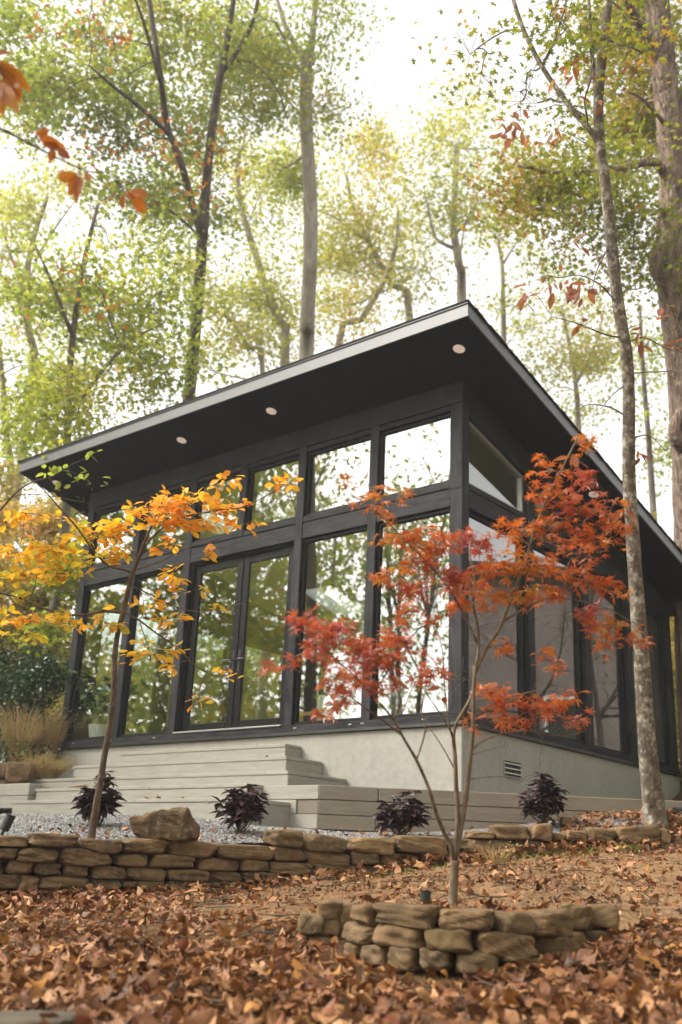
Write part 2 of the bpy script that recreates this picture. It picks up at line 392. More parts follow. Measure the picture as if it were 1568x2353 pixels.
def leaf_lobed(angs, lens, notch, curl=.12, seed=0, waist=None, jit=.08):
    """palmate leaf: centre fan; angs in degrees about +x, notch = radius between lobes; waist widens lobes"""
    rng = np.random.default_rng(seed); out = []
    n = len(angs)
    for i in range(n):
        a = math.radians(angs[i])
        if waist:
            for s in (-1, 1):
                aa = a + s*waist[1]; r = lens[i]*waist[0]
                if s < 0: out.append((aa, r))
            out.append((a, lens[i]))
            out.append((a + waist[1], lens[i]*waist[0]))
        else: out.append((a, lens[i]))
        if i < n-1: out.append((math.radians((angs[i]+angs[i+1])/2), notch if np.isscalar(notch) else notch[i]))
    out.append((math.radians(180), .05))
    vs = [(0, 0, 0)]
    for a, r in out:
        x, y = r*math.cos(a), r*math.sin(a)
        vs.append((x, y, -curl*r*r + jit*(rng.random()-.5)*r))
    m = len(out); t = [[0, i+1, (i+1) % m+1] for i in range(m)]
    return np.array(vs)+np.array([0.06, 0, 0]), [np.array(t)]
LEAF_OVAL = leaf_oval()
LEAF_LONG = leaf_oval(.19, .18, .06, (0, .15, .38, .62, .84, 1.), .9, .01)
LEAF_OBO = leaf_oval(.27, .14, .10, (0, .25, .5, .72, .9, 1.), 1.35, .012)
LEAF_SIMPLE = leaf_oval(.3, .12, .12, (0, .45, 1.))
LEAF_STAR5 = leaf_lobed([-125, -58, 0, 58, 125], [.38, .5, .58, .5, .38], .26, .25, 1)
LEAF_JM = leaf_lobed([-140, -95, -48, 0, 48, 95, 140], [.30, .48, .58, .66, .58, .48, .30], .14, .30, 2, (.55, .13), .06)
LEAF_JM2 = leaf_lobed([-140, -95, -48, 0, 48, 95, 140], [.28, .46, .60, .68, .55, .46, .26], .13, .75, 5, (.55, .14), .16)

def frames(nrm, ahead):
    n = nrm/(np.linalg.norm(nrm, axis=1)[:, None]+1e-9)
    a = ahead - n*np.sum(ahead*n, 1)[:, None]; a /= np.linalg.norm(a, axis=1)[:, None]+1e-9
    b = np.cross(n, a)
    return np.stack([a, b, n], -1)
def put_leaves(mb, tmpl, pos, R, size):
    v, fs = tmpl; N = len(pos)
    if N == 0: return
    w = np.einsum('nij,mj->nmi', R, v)*np.asarray(size).reshape(-1, 1, 1) + pos[:, None]
    k = len(v)
    mb.add(w.reshape(-1, 3), [(f[None]+(np.arange(N)*k)[:, None, None]).reshape(-1, f.shape[1]) for f in fs])
def rand_leaves(mb, rng, tmpl, pos, size, tilt=.7, droop=.2, jitter=.3, ahead=None):
    N = len(pos)
    nrm = np.array([0, 0, 1.]) + rng.normal(size=(N, 3))*tilt
    a = rng.normal(size=(N, 3)) if ahead is None else ahead + rng.normal(size=(N, 3))*.6
    a[:, 2] = a[:, 2]*.5 - droop
    put_leaves(mb, tmpl, pos, frames(nrm, a), size*(1+jitter*(rng.random(N)*2-1)))

# ------------------------------------------------------------------ terrain
def tps_fit(P, lam=1e-3):
    P = np.asarray(P, float); n = len(P); xy = P[:, :2]
    r2 = ((xy[:, None]-xy[None])**2).sum(-1); K = np.where(r2 > 0, r2*np.log(r2+1e-12)*.5, 0) + lam*np.eye(n)
    A = np.zeros((n+3, n+3)); A[:n, :n] = K; A[:n, n] = 1; A[:n, n+1:] = xy; A[n, :n] = 1; A[n+1:, :n] = xy.T
    w = np.linalg.solve(A, np.r_[P[:, 2], 0, 0, 0])
    def f(x, y):
        x = np.asarray(x, float); y = np.asarray(y, float); sh = x.shape; q = np.stack([x.ravel(), y.ravel()], -1); out = np.empty(len(q))
        for i in range(0, len(q), 20000):
            r = ((q[i:i+20000, None]-xy[None])**2).sum(-1)
            out[i:i+20000] = np.where(r > 0, r*np.log(r+1e-12)*.5, 0) @ w[:n] + w[n] + q[i:i+20000] @ w[n+1:]
        return out.reshape(sh)
    return f
gp = [S(*p) for p in [(0, 4110, 3.4), (1365, 4125, 3.4), (2730, 4110, 3.4), (-600, 3620, 6.8), (0, 3610, 6.9), (600, 3602, 7.1), (900, 3575, 7.4), (1300, 3532, 7.9), (1800, 3470, 8.1),
      (2300, 3418, 8.3), (2680, 3396, 8.5), (1800, 3945, 4.3), (1250, 3840, 4.7), (2380, 3800, 4.75), (1800, 3590, 6.0), (2730, 3610, 6.0), (2730, 3430, 7.9), (3200, 3450, 8.0), (3200, 3650, 6.0),
      (2610, 3284, 9.0), (3000, 3290, 9.2), (2730, 3250, 9.6), (2400, 3330, 8.9), (600, 3720, 5.3), (-500, 3900, 4.6), (3200, 4000, 3.9), (2735, 3150, 13.)]]
gp += [(-12, 0, -.4), (-9, -1.2, -.9), (-9, .6, -.55), (-8, 3, -.3), (-12, -6, -1.7), (-6, -4.2, -1.6), (0, 4, -1.1), (-4, 3, -1.2), (0, 9, .0), (-6, 9, .2), (-6, 20, 1.6), (6, 12, .4), (7, 3, -.8), (-5, 40, 4.),
       (6, -9, -2.1), (9, -5, -1.6), (8, -14, -2.5), (0, -12, -2.5), (-7, -9, -2.3), (-20, -25, -2.8), (10, -30, -3.), (-20, 10, .6), (-25, 25, 2.), (20, 10, .4), (20, -5, -1.4),
       (-70, 0, 2), (70, 0, 1), (0, 70, 7), (0, -70, -3), (60, 60, 5), (-60, 60, 6), (-60, -60, -2), (60, -60, -2), (220, 0, 3), (-220, 0, 4), (0, 220, 12), (0, -220, -4)]
gz = tps_fit(gp, .004)
# gravel bed behind the stone wall
bp = [S(*p) for p in [(-700, 3352, 7.0), (0, 3368, 7.15), (365, 3366, 7.35), (700, 3372, 7.65), (1300, 3366, 8.25), (1830, 3355, 8.45), (2300, 3350, 8.6), (2680, 3340, 8.75), (2610, 3281, 9.05),
      (390, 3312, 8.2), (965, 3335, 8.4), (1266, 3322, 9.48), (1900, 3318, 9.4), (2175, 3312, 8.95)]]
bp += [(-4.3, -2.2, -1.06), (-1.5, -2.15, -1.07), (-1.2, -1.3, -1.1), (0, 3, -1.1), (-6, 3, -1.1), (-9, -2, -1.0), (-9, -5, -1.4)]
bz = tps_fit(bp, .02)

def sheet(name, mat, xs, ys, zf, kind='structure', keep=None):
    X, Y = np.meshgrid(xs, ys); Zv = zf(X, Y); nx, ny = len(xs), len(ys)
    i = (np.arange(ny-1)[:, None]*nx + np.arange(nx-1)[None]).ravel()
    q = np.stack([i, i+1, i+nx+1, i+nx], -1)
    if keep is not None:
        cx = (X[:-1, :-1]+X[1:, 1:])/2; cy = (Y[:-1, :-1]+Y[1:, 1:])/2; q = q[keep(cx, cy).ravel()]
    mb = MB(); mb.add(np.stack([X, Y, Zv], -1).reshape(-1, 3), [q])
    return tag(mb.build(name, mat, smooth=True), kind=kind)
def graded(lo, hi, c0, c1, fine, grow=1.25):
    a = list(np.arange(c0, c1+fine*.5, fine)); s = fine; x = a[-1]
    while x < hi: s *= grow; x += s; a.append(min(x, hi))
    s = fine; x = a[0]; b = []
    while x > lo: s *= grow; x -= s; b.append(max(x, lo))
    return np.array(b[::-1]+a)
rngG = np.random.default_rng(5)
def lumps(x, y):
    return .018*np.sin(x*5.1+1.3*np.sin(y*3.3))*np.sin(y*4.7+.9*np.sin(x*2.9)) + .010*np.sin(x*13.7+y*4.1)*np.sin(y*11.3-x*3.)
def ground_z(x, y): return gz(x, y) + lumps(np.asarray(x), np.asarray(y))
sheet('ground', M['ground'], graded(-300, 300, -9., 9.5, .1), graded(-300, 300, -11., 4., .1), ground_z)

# bare trodden strip between the planter and the wall
FH = RT[2][:2]/np.linalg.norm(RT[2][:2]); RH = RT[0][:2]/np.linalg.norm(RT[0][:2])
def strip_w(x, y):
    dx, dy = np.asarray(x)-CAM[0], np.asarray(y)-CAM[1]; d = dx*FH[0]+dy*FH[1]; u = (dx*RH[0]+dy*RH[1])/d
    w = .12*np.sin(x*2.1+y*1.3)+.10*np.sin(y*3.7-x*1.9)+.06*np.sin(x*7.3)*np.sin(y*6.1)
    a = np.minimum(np.minimum((d-5.55-1.5*np.maximum(0, -.02-u))/.8, (8.6-d)/.3), (u+.17+.3*np.maximum(0, 6.6-d))/.08)
    return a + w*2.2
sheet('dirt_path', M['dirt'], np.arange(-2., 5.5, .045), np.arange(-5.5, 1.5, .045), lambda x, y: ground_z(x, y)+.006, keep=lambda x, y: strip_w(x, y) > .15)
# wall line in plan
WU = [(-700, 6.75), (-300, 6.85), (0, 6.95), (350, 7.15), (700, 7.45), (1000, 7.75), (1300, 8.05), (1600, 8.22), (1830, 8.3), (2100, 8.4), (2400, 8.5), (2680, 8.6), (2800, 8.65)]
def wall_d(u): return float(np.interp(u, [a for a, b in WU], [b for a, b in WU]))
wl = np.array([S(u, 3400, wall_d(u)+.13)[:2] for u in np.arange(-700, 2690, 60)])
poly = list(map(tuple, wl)) + [tuple(S(2700, 3300, 9.2)[:2]), (1.9, .9), (1.2, 1.2), (-1, .5), (-9.5, .5), (-9.5, -6.)]
def in_poly(x, y, P=poly):
    x = np.asarray(x); y = np.asarray(y); r = np.zeros(x.shape, bool); n = len(P)
    for i in range(n):
        (x0, y0), (x1, y1) = P[i], P[(i+1) % n]
        if y0 == y1: continue
        c = ((y0 > y) != (y1 > y)) & (x < (x1-x0)*(y-y0)/(y1-y0)+x0); r ^= c
    return r
bed = sheet('gravel_bed', M['gravel'], np.arange(-9.6, 2.6, .06), np.arange(-6.2, 1.4, .06), lambda x, y: bz(x, y)+.004*np.sin(x*40)*np.sin(y*37), keep=in_poly)

# ------------------------------------------------------------------ house
XL, YB = -6.66, 5.432
SL = -.247
def sof(y): return 3.76 + SL*y
house = thing('cabin', 'black timber and glass cabin with slanted roof on pale stucco base', 'house', (0, 0, -1.1))
def hb(name, mat, boxes, parent=None, b=.006):
    mb = MB()
    for bx in boxes: box(mb, *bx, b=b)
    return mb.build(name, mat, parent or house)
# foundation (front and right walls of stucco, closed behind)
mb = MB()
box(mb, XL-.03, .0-.0, .012, .22, -1.5, -.035, .008); box(mb, -.20, .0, .22, 5.43, -1.5, -.035, .004)
box(mb, XL-.03, XL+.2, .22, 5.43, -1.5, -.035, .004); box(mb, XL+.2, -.2, 5.2, 5.43, -1.5, -.035, .004)
found = mb.build('foundation', M['stucco'], house)
hb('flashing', M['flash'], [(XL-.05, .03, -.03, .03, -.035, .0), (-.03, .03, .03, 5.45, -.035, .0)], b=.004)
hb('sill_board', M['beam'], [(XL, -.0, -.012, .10, .0, .075), (-.10, .012, .10, 5.43, .0, .075)])
PW = .13
posts_x = [(-.157, .0), (-1.29, -1.166), (-2.42, -2.296), (-4.408, -4.274), (-5.53, -5.396), (XL, -6.523)]
for (a, b_) in posts_x[1:]:
    hb('post', M['post'], [(a, b_, .0, .14, .076, 3.508)])
hb('corner_post', M['post'], [(-.157, .0, .0, .14, .076, 3.508)])
hb('post', M['post'], [(-3.44, -3.31, .0, .14, 2.506, 3.508)])
ry = [(1.388, 1.518), (2.758, 2.898), (3.964, 4.104), (5.29, 5.43)]
for i, (a, b_) in enumerate(ry):
    top = min(3.43 - .247*b_, sof(b_)-.01)
    hb('post', M['post'], [(-.14, .0, a, b_, .076, top)])
    if i == 0: pass
# beams of the front
bays = [(-1.166, -.157), (-2.296, -1.29), (-5.396, -4.408), (-6.523, -5.53)]
ubays = [(-1.166, -.157), (-2.296, -1.29), (-3.31, -2.42), (-4.274, -3.44), (-5.396, -4.408), (-6.523, -5.53)]
spans = [(-1.166, -.157), (-2.296, -1.29), (-4.274, -2.42), (-5.396, -4.408), (-6.523, -5.53)]
for a, b_ in spans:
    hb('beam', M['beam'], [(a, b_, .006, .13, 2.302, 2.503)])
for a, b_ in ubays:
    hb('upper_sill', M['beam'], [(a, b_, .004, .12, 2.513, 2.585)])
    hb('head_trim', M['beam'], [(a, b_, .008, .12, 3.433, 3.500)])
# header band under the soffit
mb = MB(); hexa(mb, [(XL, .0, 3.510), (.0, .0, 3.510), (.0, .14, 3.510), (XL, .14, 3.510), (XL, .0, sof(0)+.01), (.0, .0, sof(0)+.01), (.0, .14, sof(.14)+.01), (XL, .14, sof(.14)+.01)])
mb.build('header_panel', M['band'], house)
for zz in (3.512, 2.49): hb('corner_trim', M['beam'], [(-.165, .004, -.006, -.0005, zz, zz+.028)], b=.002)
def window(x0, x1, z0, z1, fw=.036, y0=.045, name='window'):
    mb = MB(); yd = .05
    box(mb, x0, x1, y0, y0+yd, z0, z0+fw, .004); box(mb, x0, x1, y0, y0+yd, z1-fw, z1, .004)
    box(mb, x0, x0+fw, y0, y0+yd, z0+fw, z1-fw, .004); box(mb, x1-fw, x1, y0, y0+yd, z0+fw, z1-fw, .004)
    fr = mb.build(name, M['frame'], house)
    # inner stop: second thin step
    mb = MB(); s = .012
    box(mb, x0+fw, x1-fw, y0+.018, y0+.04, z0+fw, z0+fw+s, .002); box(mb, x0+fw, x1-fw, y0+.018, y0+.04, z1-fw-s, z1-fw, .002)
    box(mb, x0+fw, x0+fw+s, y0+.018, y0+.04, z0+fw+s, z1-fw-s, .002); box(mb, x1-fw-s, x1-fw, y0+.018, y0+.04, z0+fw+s, z1-fw-s, .002)
    mb.build('stop', M['door'], fr)
    mb = MB(); box(mb, x0+fw+.002, x1-fw-.002, y0+.026, y0+.032, z0+fw+.002, z1-fw-.002, .0005)
    mb.build('pane', M['glass'], fr, loc=((x0+x1)/2, y0+.03, (z0+z1)/2))
    return fr
for a, b_ in bays: window(a, b_, .076, 2.298)
for a, b_ in ubays: window(a, b_, 2.588, 3.431)
# little weep covers under the lower panes
for u in (-.45, -1.25, -1.42, -2.22, -5.5, -4.62, -6.3):
    hb('weep_cover', M['metal'], [(u-.022, u+.022, -.016, -.0125, .038, .048)], b=.001)
# door recess and leaves
hb('door_frame', M['door'], [(-4.274, -4.235, .06, .20, .076, 2.27), (-2.465, -2.42, .06, .20, .076, 2.27), (-4.274, -2.42, .06, .20, 2.27, 2.30)])
hb('threshold', M['metal'], [(-4.26, -2.43, -.03, .085, .0755, .092)], b=.004)
def door(x0, x1, hx, name='door'):
    mb = MB(); st = .105; y0, y1 = .09, .135; z0, z1 = .095, 2.266
    box(mb, x0, x0+st, y0, y1, z0, z1, .005); box(mb, x1-st, x1, y0, y1, z0, z1, .005)
    box(mb, x0+st, x1-st, y0, y1, z0, z0+.10, .005); box(mb, x0+st, x1-st, y0, y1, z1-.10, z1, .005)
    d = mb.build(name, M['door'], house)
    mb = MB(); box(mb, x0+st, x1-st, .11, .116, z0+.10, z1-.10, .0005)
    mb.build('pane', M['glass'], d, loc=((x0+x1)/2, .113, 1.2))
    mb = MB(); box(mb, hx-.019, hx+.019, .080, .0899, .80, 1.06, .003)
    s = -1 if hx < (x0+x1)/2 else 1
    tube(mb, [(hx, .083, .935), (hx, .035, .935), (hx-s*.02, .03, .935), (hx-s*.13, .03, .937)], .009, 8)
    mb.build('door_handle', M['handle'], d, smooth=False)
door(-4.233, -3.352, -3.40); door(-3.346, -2.467, -3.295)
hb('door_astragal', M['door'], [(-3.36, -3.338, .078, .0895, .1, 2.26)], b=.003)

# right facade
rb = [(.14, 1.388), (1.518, 2.758), (2.898, 3.964), (4.104, 5.29)]
def rtop(y): return 3.415 - .240*y
for i, (a, b_) in enumerate(rb):
    zt = 2.298 if i < 3 else 2.20
    mb = MB(); fw = .045; x0, x1 = -.115, -.06
    box(mb, x0, x1, a, b_, .076, .076+fw, .004); box(mb, x0, x1, a, b_, zt-fw, zt, .004)
    box(mb, x0, x1, a, a+fw, .076+fw, zt-fw, .004); box(mb, x0, x1, b_-fw, b_, .076+fw, zt-fw, .004)
    fr = mb.build('window', M['frame'], house)
    mb = MB(); box(mb, -.092, -.086, a+fw, b_-fw, .076+fw, zt-fw, .0005); mb.build('pane', M['glass'], fr, loc=(-.09, (a+b_)/2, 1.2))
    top = min(2.503, sof(b_)-.03)
    hb('beam', M['beam'], [(-.13, -.006, a, b_, zt+.004, top)])
    if i < 2:
        hb('upper_sill', M['beam'], [(-.12, -.004, a, b_, 2.513, 2.585)])
        za, zb = rtop(a), rtop(b_)
        mb = MB()
        def slab(y0, y1, z0a, z0b, z1a, z1b, xa=-.11, xb=-.05):
            hexa(mb, [(xa, y0, z0a), (xb, y0, z0a), (xb, y1, z0b), (xa, y1, z0b), (xa, y0, z1a), (xb, y0, z1a), (xb, y1, z1b), (xa, y1, z1b)])
        slab(a, b_, 2.588, 2.588, 2.625, 2.625); slab(a, b_, za-.04, zb-.04, za, zb)
        slab(a, a+.04, 2.625, 2.625, za-.042, rtop(a+.04)-.042); slab(b_-.04, b_, 2.625, 2.625, rtop(b_-.04)-.042, zb-.042)
        fr = mb.build('clerestory_window', M['metal'] if i == 0 else M['frame'], house)
        mb = MB(); slab(a+.04, b_-.04, 2.625, 2.625, rtop(a+.04)-.04, rtop(b_-.04)-.04, -.086, -.08)
        mb.build('pane', M['glass'], fr, loc=(-.083, (a+b_)/2, 2.9))
        mb = MB(); slab(a, b_, za+.002, zb+.002, sof(a)+.01, sof(b_)+.01, -.13, -.004); mb.build('header_panel', M['band'], house)
    else:
        mb = MB(); hexa(mb, [(-.13, a, top+.004), (-.008, a, top+.004), (-.008, b_, top+.004), (-.13, b_, top+.004), (-.13, a, sof(a)+.01), (-.008, a, sof(a)+.01), (-.008, b_, sof(b_)+.01), (-.13, b_, sof(b_)+.01)])
        mb.build('header_panel', M['band'], house)
for a, b_ in [(0.0, .14)]+ry:   # blocks over the posts
    z0 = 3.51 if a == 0 else min(3.43 - .247*b_, sof(b_)-.01)+.002
    if a > 0:
        mb = MB(); hexa(mb, [(-.14, a, z0), (-.002, a, z0), (-.002, b_, z0), (-.14, b_, z0), (-.14, a, sof(a)+.01), (-.002, a, sof(a)+.01), (-.002, b_, sof(b_)+.01), (-.14, b_, sof(b_)+.01)])
        mb.build('header_panel', M['band'], house)
# back wall with openings, left wall, floor, ceiling
mb = MB(); box(mb, XL+.1, -.14, 5.30, 5.43, 0, 2.40); mb.build('back_wall', M['back_wall'], house)
mb = MB(); ya, yb = .142, 5.295
box(mb, XL+.002, XL+.098, ya, yb, .0, .16)
for y0, y1 in ((ya, .42), (1.62, 1.80), (3.0, 3.18), (4.38, yb)): box(mb, XL+.002, XL+.098, y0, y1, .16, 2.12)
hexa(mb, [(XL+.002, ya, 2.12), (XL+.098, ya, 2.12), (XL+.098, yb, 2.12), (XL+.002, yb, 2.12), (XL+.002, ya, sof(ya)), (XL+.098, ya, sof(ya)), (XL+.098, yb, sof(yb)), (XL+.002, yb, sof(yb))])
mb.build('side_wall', M['band'], house)
for y0, y1 in ((.42, 1.62), (1.80, 3.0), (3.18, 4.38)):
    mb = MB(); xa, xb = XL+.03, XL+.08
    box(mb, xa, xb, y0, y1, .16, .20, .003); box(mb, xa, xb, y0, y1, 2.08, 2.12, .003); box(mb, xa, xb, y0, y0+.04, .20, 2.08, .003); box(mb, xa, xb, y1-.04, y1, .20, 2.08, .003)
    fr = mb.build('window', M['frame'], house)
    mb = MB(); box(mb, XL+.052, XL+.058, y0+.04, y1-.04, .20, 2.08, .0005); mb.build('pane', M['glass'], fr, loc=(XL+.055, (y0+y1)/2, 1.1))
hb('floor_slab', M['int_floor'], [(XL+.13, -.15, .15, 5.29, -.1, .07)])
# roof with two skylight wells, cells so that the wells stay open
X0, X1, Y0, Y1 = -7.296, .609, -.846, 5.80
wells = [(-5.45, -4.80, .85, 1.68), (-5.42, -4.77, 3.45, 4.40)]
xcuts = sorted({X0, X1, XL+.12, -.14, *[w[0] for w in wells], *[w[1] for w in wells]}); ycuts = sorted({Y0, Y1, .14, 5.30, *[w[2] for w in wells], *[w[3] for w in wells]})
def roof_cells(z_lo, z_hi, pick):
    mb = MB()
    for xa, xb in zip(xcuts[:-1], xcuts[1:]):
        for ya, yb in zip(ycuts[:-1], ycuts[1:]):
            cx, cy = (xa+xb)/2, (ya+yb)/2
            if any(w[0] < cx < w[1] and w[2] < cy < w[3] for w in wells): continue
            if not pick(cx, cy): continue
            hexa(mb, [(xa, ya, sof(ya)+z_lo), (xb, ya, sof(ya)+z_lo), (xb, yb, sof(yb)+z_lo), (xa, yb, sof(yb)+z_lo),
                      (xa, ya, sof(ya)+z_hi), (xb, ya, sof(ya)+z_hi), (xb, yb, sof(yb)+z_hi), (xa, yb, sof(yb)+z_hi)])
    return mb
inside = lambda x, y: XL+.12 < x < -.14 and .14 < y < 5.30
roof = roof_cells(.012, .13, lambda x, y: True).build('roof', M['shingle'], house)
roof_cells(-.0, .010, lambda x, y: not inside(x, y)).build('soffit', M['soffit'], roof)
roof_cells(-.02, .010, inside).build('ceiling', M['int_ceiling'], roof)
for w in wells:
    mb = MB()
    for (xa, xb, ya, yb) in ((w[0]-.03, w[0], w[2], w[3]), (w[1], w[1]+.03, w[2], w[3]), (w[0]-.03, w[1]+.03, w[2]-.03, w[2]), (w[0]-.03, w[1]+.03, w[3], w[3]+.03)):
        hexa(mb, [(xa, ya, sof(ya)+.131), (xb, ya, sof(ya)+.131), (xb, yb, sof(yb)+.131), (xa, yb, sof(yb)+.131), (xa, ya, sof(ya)+.22), (xb, ya, sof(ya)+.22), (xb, yb, sof(yb)+.22), (xa, yb, sof(yb)+.22)])
    sky_ = mb.build('skylight', M['flash'], roof)
    mb = MB(); e = .014
    for (xa, xb, ya, yb) in ((w[0]+.001, w[0]+e, w[2]+e, w[3]-e), (w[1]-e, w[1]-.001, w[2]+e, w[3]-e), (w[0]+.001, w[1]-.001, w[2]+.001, w[2]+e), (w[0]+.001, w[1]-.001, w[3]-e, w[3]-.001)):
        hexa(mb, [(xa, ya, sof(ya)-.024), (xb, ya, sof(ya)-.024), (xb, yb, sof(yb)-.024), (xa, yb, sof(yb)-.024), (xa, ya, sof(ya)+.215), (xb, ya, sof(ya)+.215), (xb, yb, sof(yb)+.215), (xa, yb, sof(yb)+.215)])
    mb.build('shaft_lining', M['white_pot'], sky_)
# fascia boards
mb = MB(); t = .02
zf0, zf1 = sof(Y0)-.006, sof(Y0)+.132
hexa(mb, [(X0, Y0-t, zf0), (X1+t, Y0-t, zf0), (X1+t, Y0-.001, zf0), (X0, Y0-.001, zf0), (X0, Y0-t, zf1), (X1+t, Y0-t, zf1), (X1+t, Y0-.001, zf1), (X0, Y0-.001, zf1)])
mb.build('fascia', M['fascia'], roof)
def rake(xa, xb, nm):
    mb = MB(); hexa(mb, [(xa, Y0, sof(Y0)-.006), (xb, Y0, sof(Y0)-.006), (xb, Y1, sof(Y1)-.006), (xa, Y1, sof(Y1)-.006), (xa, Y0, sof(Y0)+.132), (xb, Y0, sof(Y0)+.132), (xb, Y1, sof(Y1)+.132), (xa, Y1, sof(Y1)+.132)])
    mb.build(nm, M['fascia'], roof)
rake(X1+.001, X1+t, 'rake_board'); rake(X0-t, X0-.001, 'rake_board')
hb('eave_board', M['soffit'], [(X0, X1, Y1+.001, Y1+.02, sof(Y1)-.02, sof(Y1)+.13)], roof)
# drip edge and shingle course (wavy edge)
mb = MB()
hexa(mb, [(X0-.03, Y0-.035, zf1+.004), (X1+.03, Y0-.035, zf1+.004), (X1+.03, Y0+.06, zf1-.016), (X0-.03, Y0+.06, zf1-.016), (X0-.03, Y0-.035, zf1+.011), (X1+.03, Y0-.035, zf1+.011), (X1+.03, Y0+.06, zf1-.009), (X0-.03, Y0+.06, zf1-.009)])
mb.build('drip_edge', M['flash'], roof)
rng = np.random.default_rng(8); mb = MB()
ys = np.arange(Y0-.04, Y1, .14)
for i, y in enumerate(ys):      # right-hand shingle butts along the rake, and whole courses across
    for xx0, xx1 in ((X0-.035, X1+.035+rng.random()*.012),):
        y1 = y+.20; z0 = sof(y)+.136+.012; z1 = sof(y1)+.136
        hit = [w for w in wells if y < w[3]+.03 and y1 > w[2]-.03]
        for x_a, x_b in ([(xx0, xx1)] if not hit else [(xx0, hit[0][0]-.03), (hit[0][1]+.03, xx1)]):
            hexa(mb, [(x_a, y, z0), (x_b, y, z0), (x_b, y1, z1), (x_a, y1, z1), (x_a, y, z0+.014), (x_b, y, z0+.014), (x_b, y1, z1+.012), (x_a, y1, z1+.012)])
mb.build('shingles', M['shingle'], roof)
# recessed soffit lights
for x, y in ((-6.95, -.42), (-5.55, -.44), (-4.145, -.455), (-2.51, -.452), (-1.1, -.455), (.256, -.463), (.30, 2.53)):
    if x in (-5.55, -1.1): continue
    mb = MB(); a = np.arange(24)*2*pi/24; z = sof(y)
    for r0, r1, dz0, dz1 in ((.064, .064, .004, -.006), (.064, .052, -.006, -.007), (.052, .046, -.007, -.003)):
        pass
    c = np.array([x, y])
    rings = []
    for r, dz in ((.064, .003), (.064, -.007), (.054, -.008), (.048, -.003), (.0, -.0025)):
        p = np.stack([c[0]+np.cos(a)*r, c[1]+np.sin(a)*r, np.zeros(24)], -1); p[:, 2] = sof(p[:, 1])+dz; rings.append(p)
    i = np.arange(24); k = (i+1) % 24
    mb.add(np.concatenate(rings), [np.stack([i+s*24, i+(s+1)*24, k+(s+1)*24, k+s*24], -1) for s in range(4)])
    mb.build('recessed_light', M['light_trim'], roof)
# crawl-space vent
mb = MB(); y0, y1, z0, z1 = .79, 1.15, -.46, -.285
box(mb, -.0, .014, y0, y1, z1-.012, z1, .002); box(mb, -.0, .014, y0, y1, z0, z0+.012, .002); box(mb, 0, .014, y0, y0+.014, z0+.012, z1-.012, .002); box(mb, 0, .014, y1-.014, y1, z0+.012, z1-.012, .002)
vent = mb.build('vent', M['stucco'], house)
hb('backing', M['black_plastic'], [(.0005, .004, y0+.014, y1-.014, z0+.012, z1-.012)], vent, b=.0005)
for i in range(3):
    z = z0+.035+i*.05
    hb('slat', M['white_pot'], [(.004, .018, y0+.014, y1-.014, z, z+.010)], vent, b=.002)

# ------------------------------------------------------------------ inside the cabin
def lathe(mb, c, prof, sides=24):
    a = np.arange(sides)*2*pi/sides; i = np.arange(sides); k = (i+1) % sides; rg = []
    for r, z in prof: rg.append(np.stack([c[0]+np.cos(a)*r, c[1]+np.sin(a)*r, np.full(sides, c[2]+z)], -1))
    mb.add(np.concatenate(rg), [np.stack([i+s*sides, k+s*sides, k+(s+1)*sides, i+(s+1)*sides], -1) for s in range(len(prof)-1)])
def pot_plant(name, label, c, r, h, plant_h, n, leafm, seed, leaf=.13):
    t = thing(name, label, 'plant', c); mb = MB()
    lathe(mb, c, [(r*.8, 0), (r, h), (r*.9, h), (r*.85, h*.85), (0.001, h*.84)]); mb.build('pot', M['white_pot'], t)
    rng = np.random.default_rng(seed); mb = MB(); ms = MB(); top = np.array(c)+(0, 0, h*.85)
    for i in range(max(5, n//14)):
        d = rng.normal(size=3)*(.45, .45, .1)+(0, 0, 1); d *= plant_h/np.linalg.norm(d)*(.6+.5*rng.random())
        P = np.array([top, top+d*.5+rng.normal(size=3)*.02, top+d]); tube(ms, P, [.006, .004, .002], 4)
        q = P[1]+(P[2]-P[1])*rng.random((14, 1))*1.1 + rng.normal(size=(14, 3))*.05*plant_h
        rand_leaves(mb, rng, LEAF_LONG, q, leaf, .7, .3)
    ms.build('stem', M['bark_twig'], t, smooth=True); mb.build('foliage', leafm, t)
pot_plant('potted_plant', 'tall plant in a low white pot behind the leftmost tall window', (-6.2, .40, .075), .22, .25, .9, 150, M['lf_holly'], 3, .2)
pot_plant('potted_plant', 'bushy plant in a pale pot behind the big right side window', (-1.0, 1.1, .075), .2, .35, 1.5, 150, M['lf_holly'], 4, .26)
tb = thing('table', 'low wooden table behind the right glass door', 'table', (-3.2, 1.6, .07)); mb = MB()
box(mb, -3.8, -2.5, 1.3, 1.9, .42, .47); mb.build('table_top', M['amber'], tb)
for sx in (-3.72, -2.58):
    for sy in (1.38, 1.82):
        mb = MB(); box(mb, sx-.025, sx+.025, sy-.025, sy+.025, .07, .42); mb.build('leg', M['door'], tb)
pot_plant('herb_planter', 'low leafy plant on the table behind the right glass door', (-3.05, 1.55, .47), .13, .10, .30, 260, M['lf_green'], 6, .10)
sh = thing('armchair', 'boxy cream armchair seen inside beside the right of the doors', 'armchair', (-2.35, 1.3, .07)); mb = MB()
box(mb, -2.75, -2.05, 1.05, 1.75, .20, .46, .04); mb.build('seat', M['white_pot'], sh)
mb = MB(); box(mb, -2.75, -2.05, 1.76, 1.95, .15, .92, .05); mb.build('backrest', M['white_pot'], sh)
for xx in (-2.86, -2.04):
    mb = MB(); box(mb, xx, xx+.10, 1.05, 1.9, .07, .62, .03); mb.build('armrest', M['white_pot'], sh)

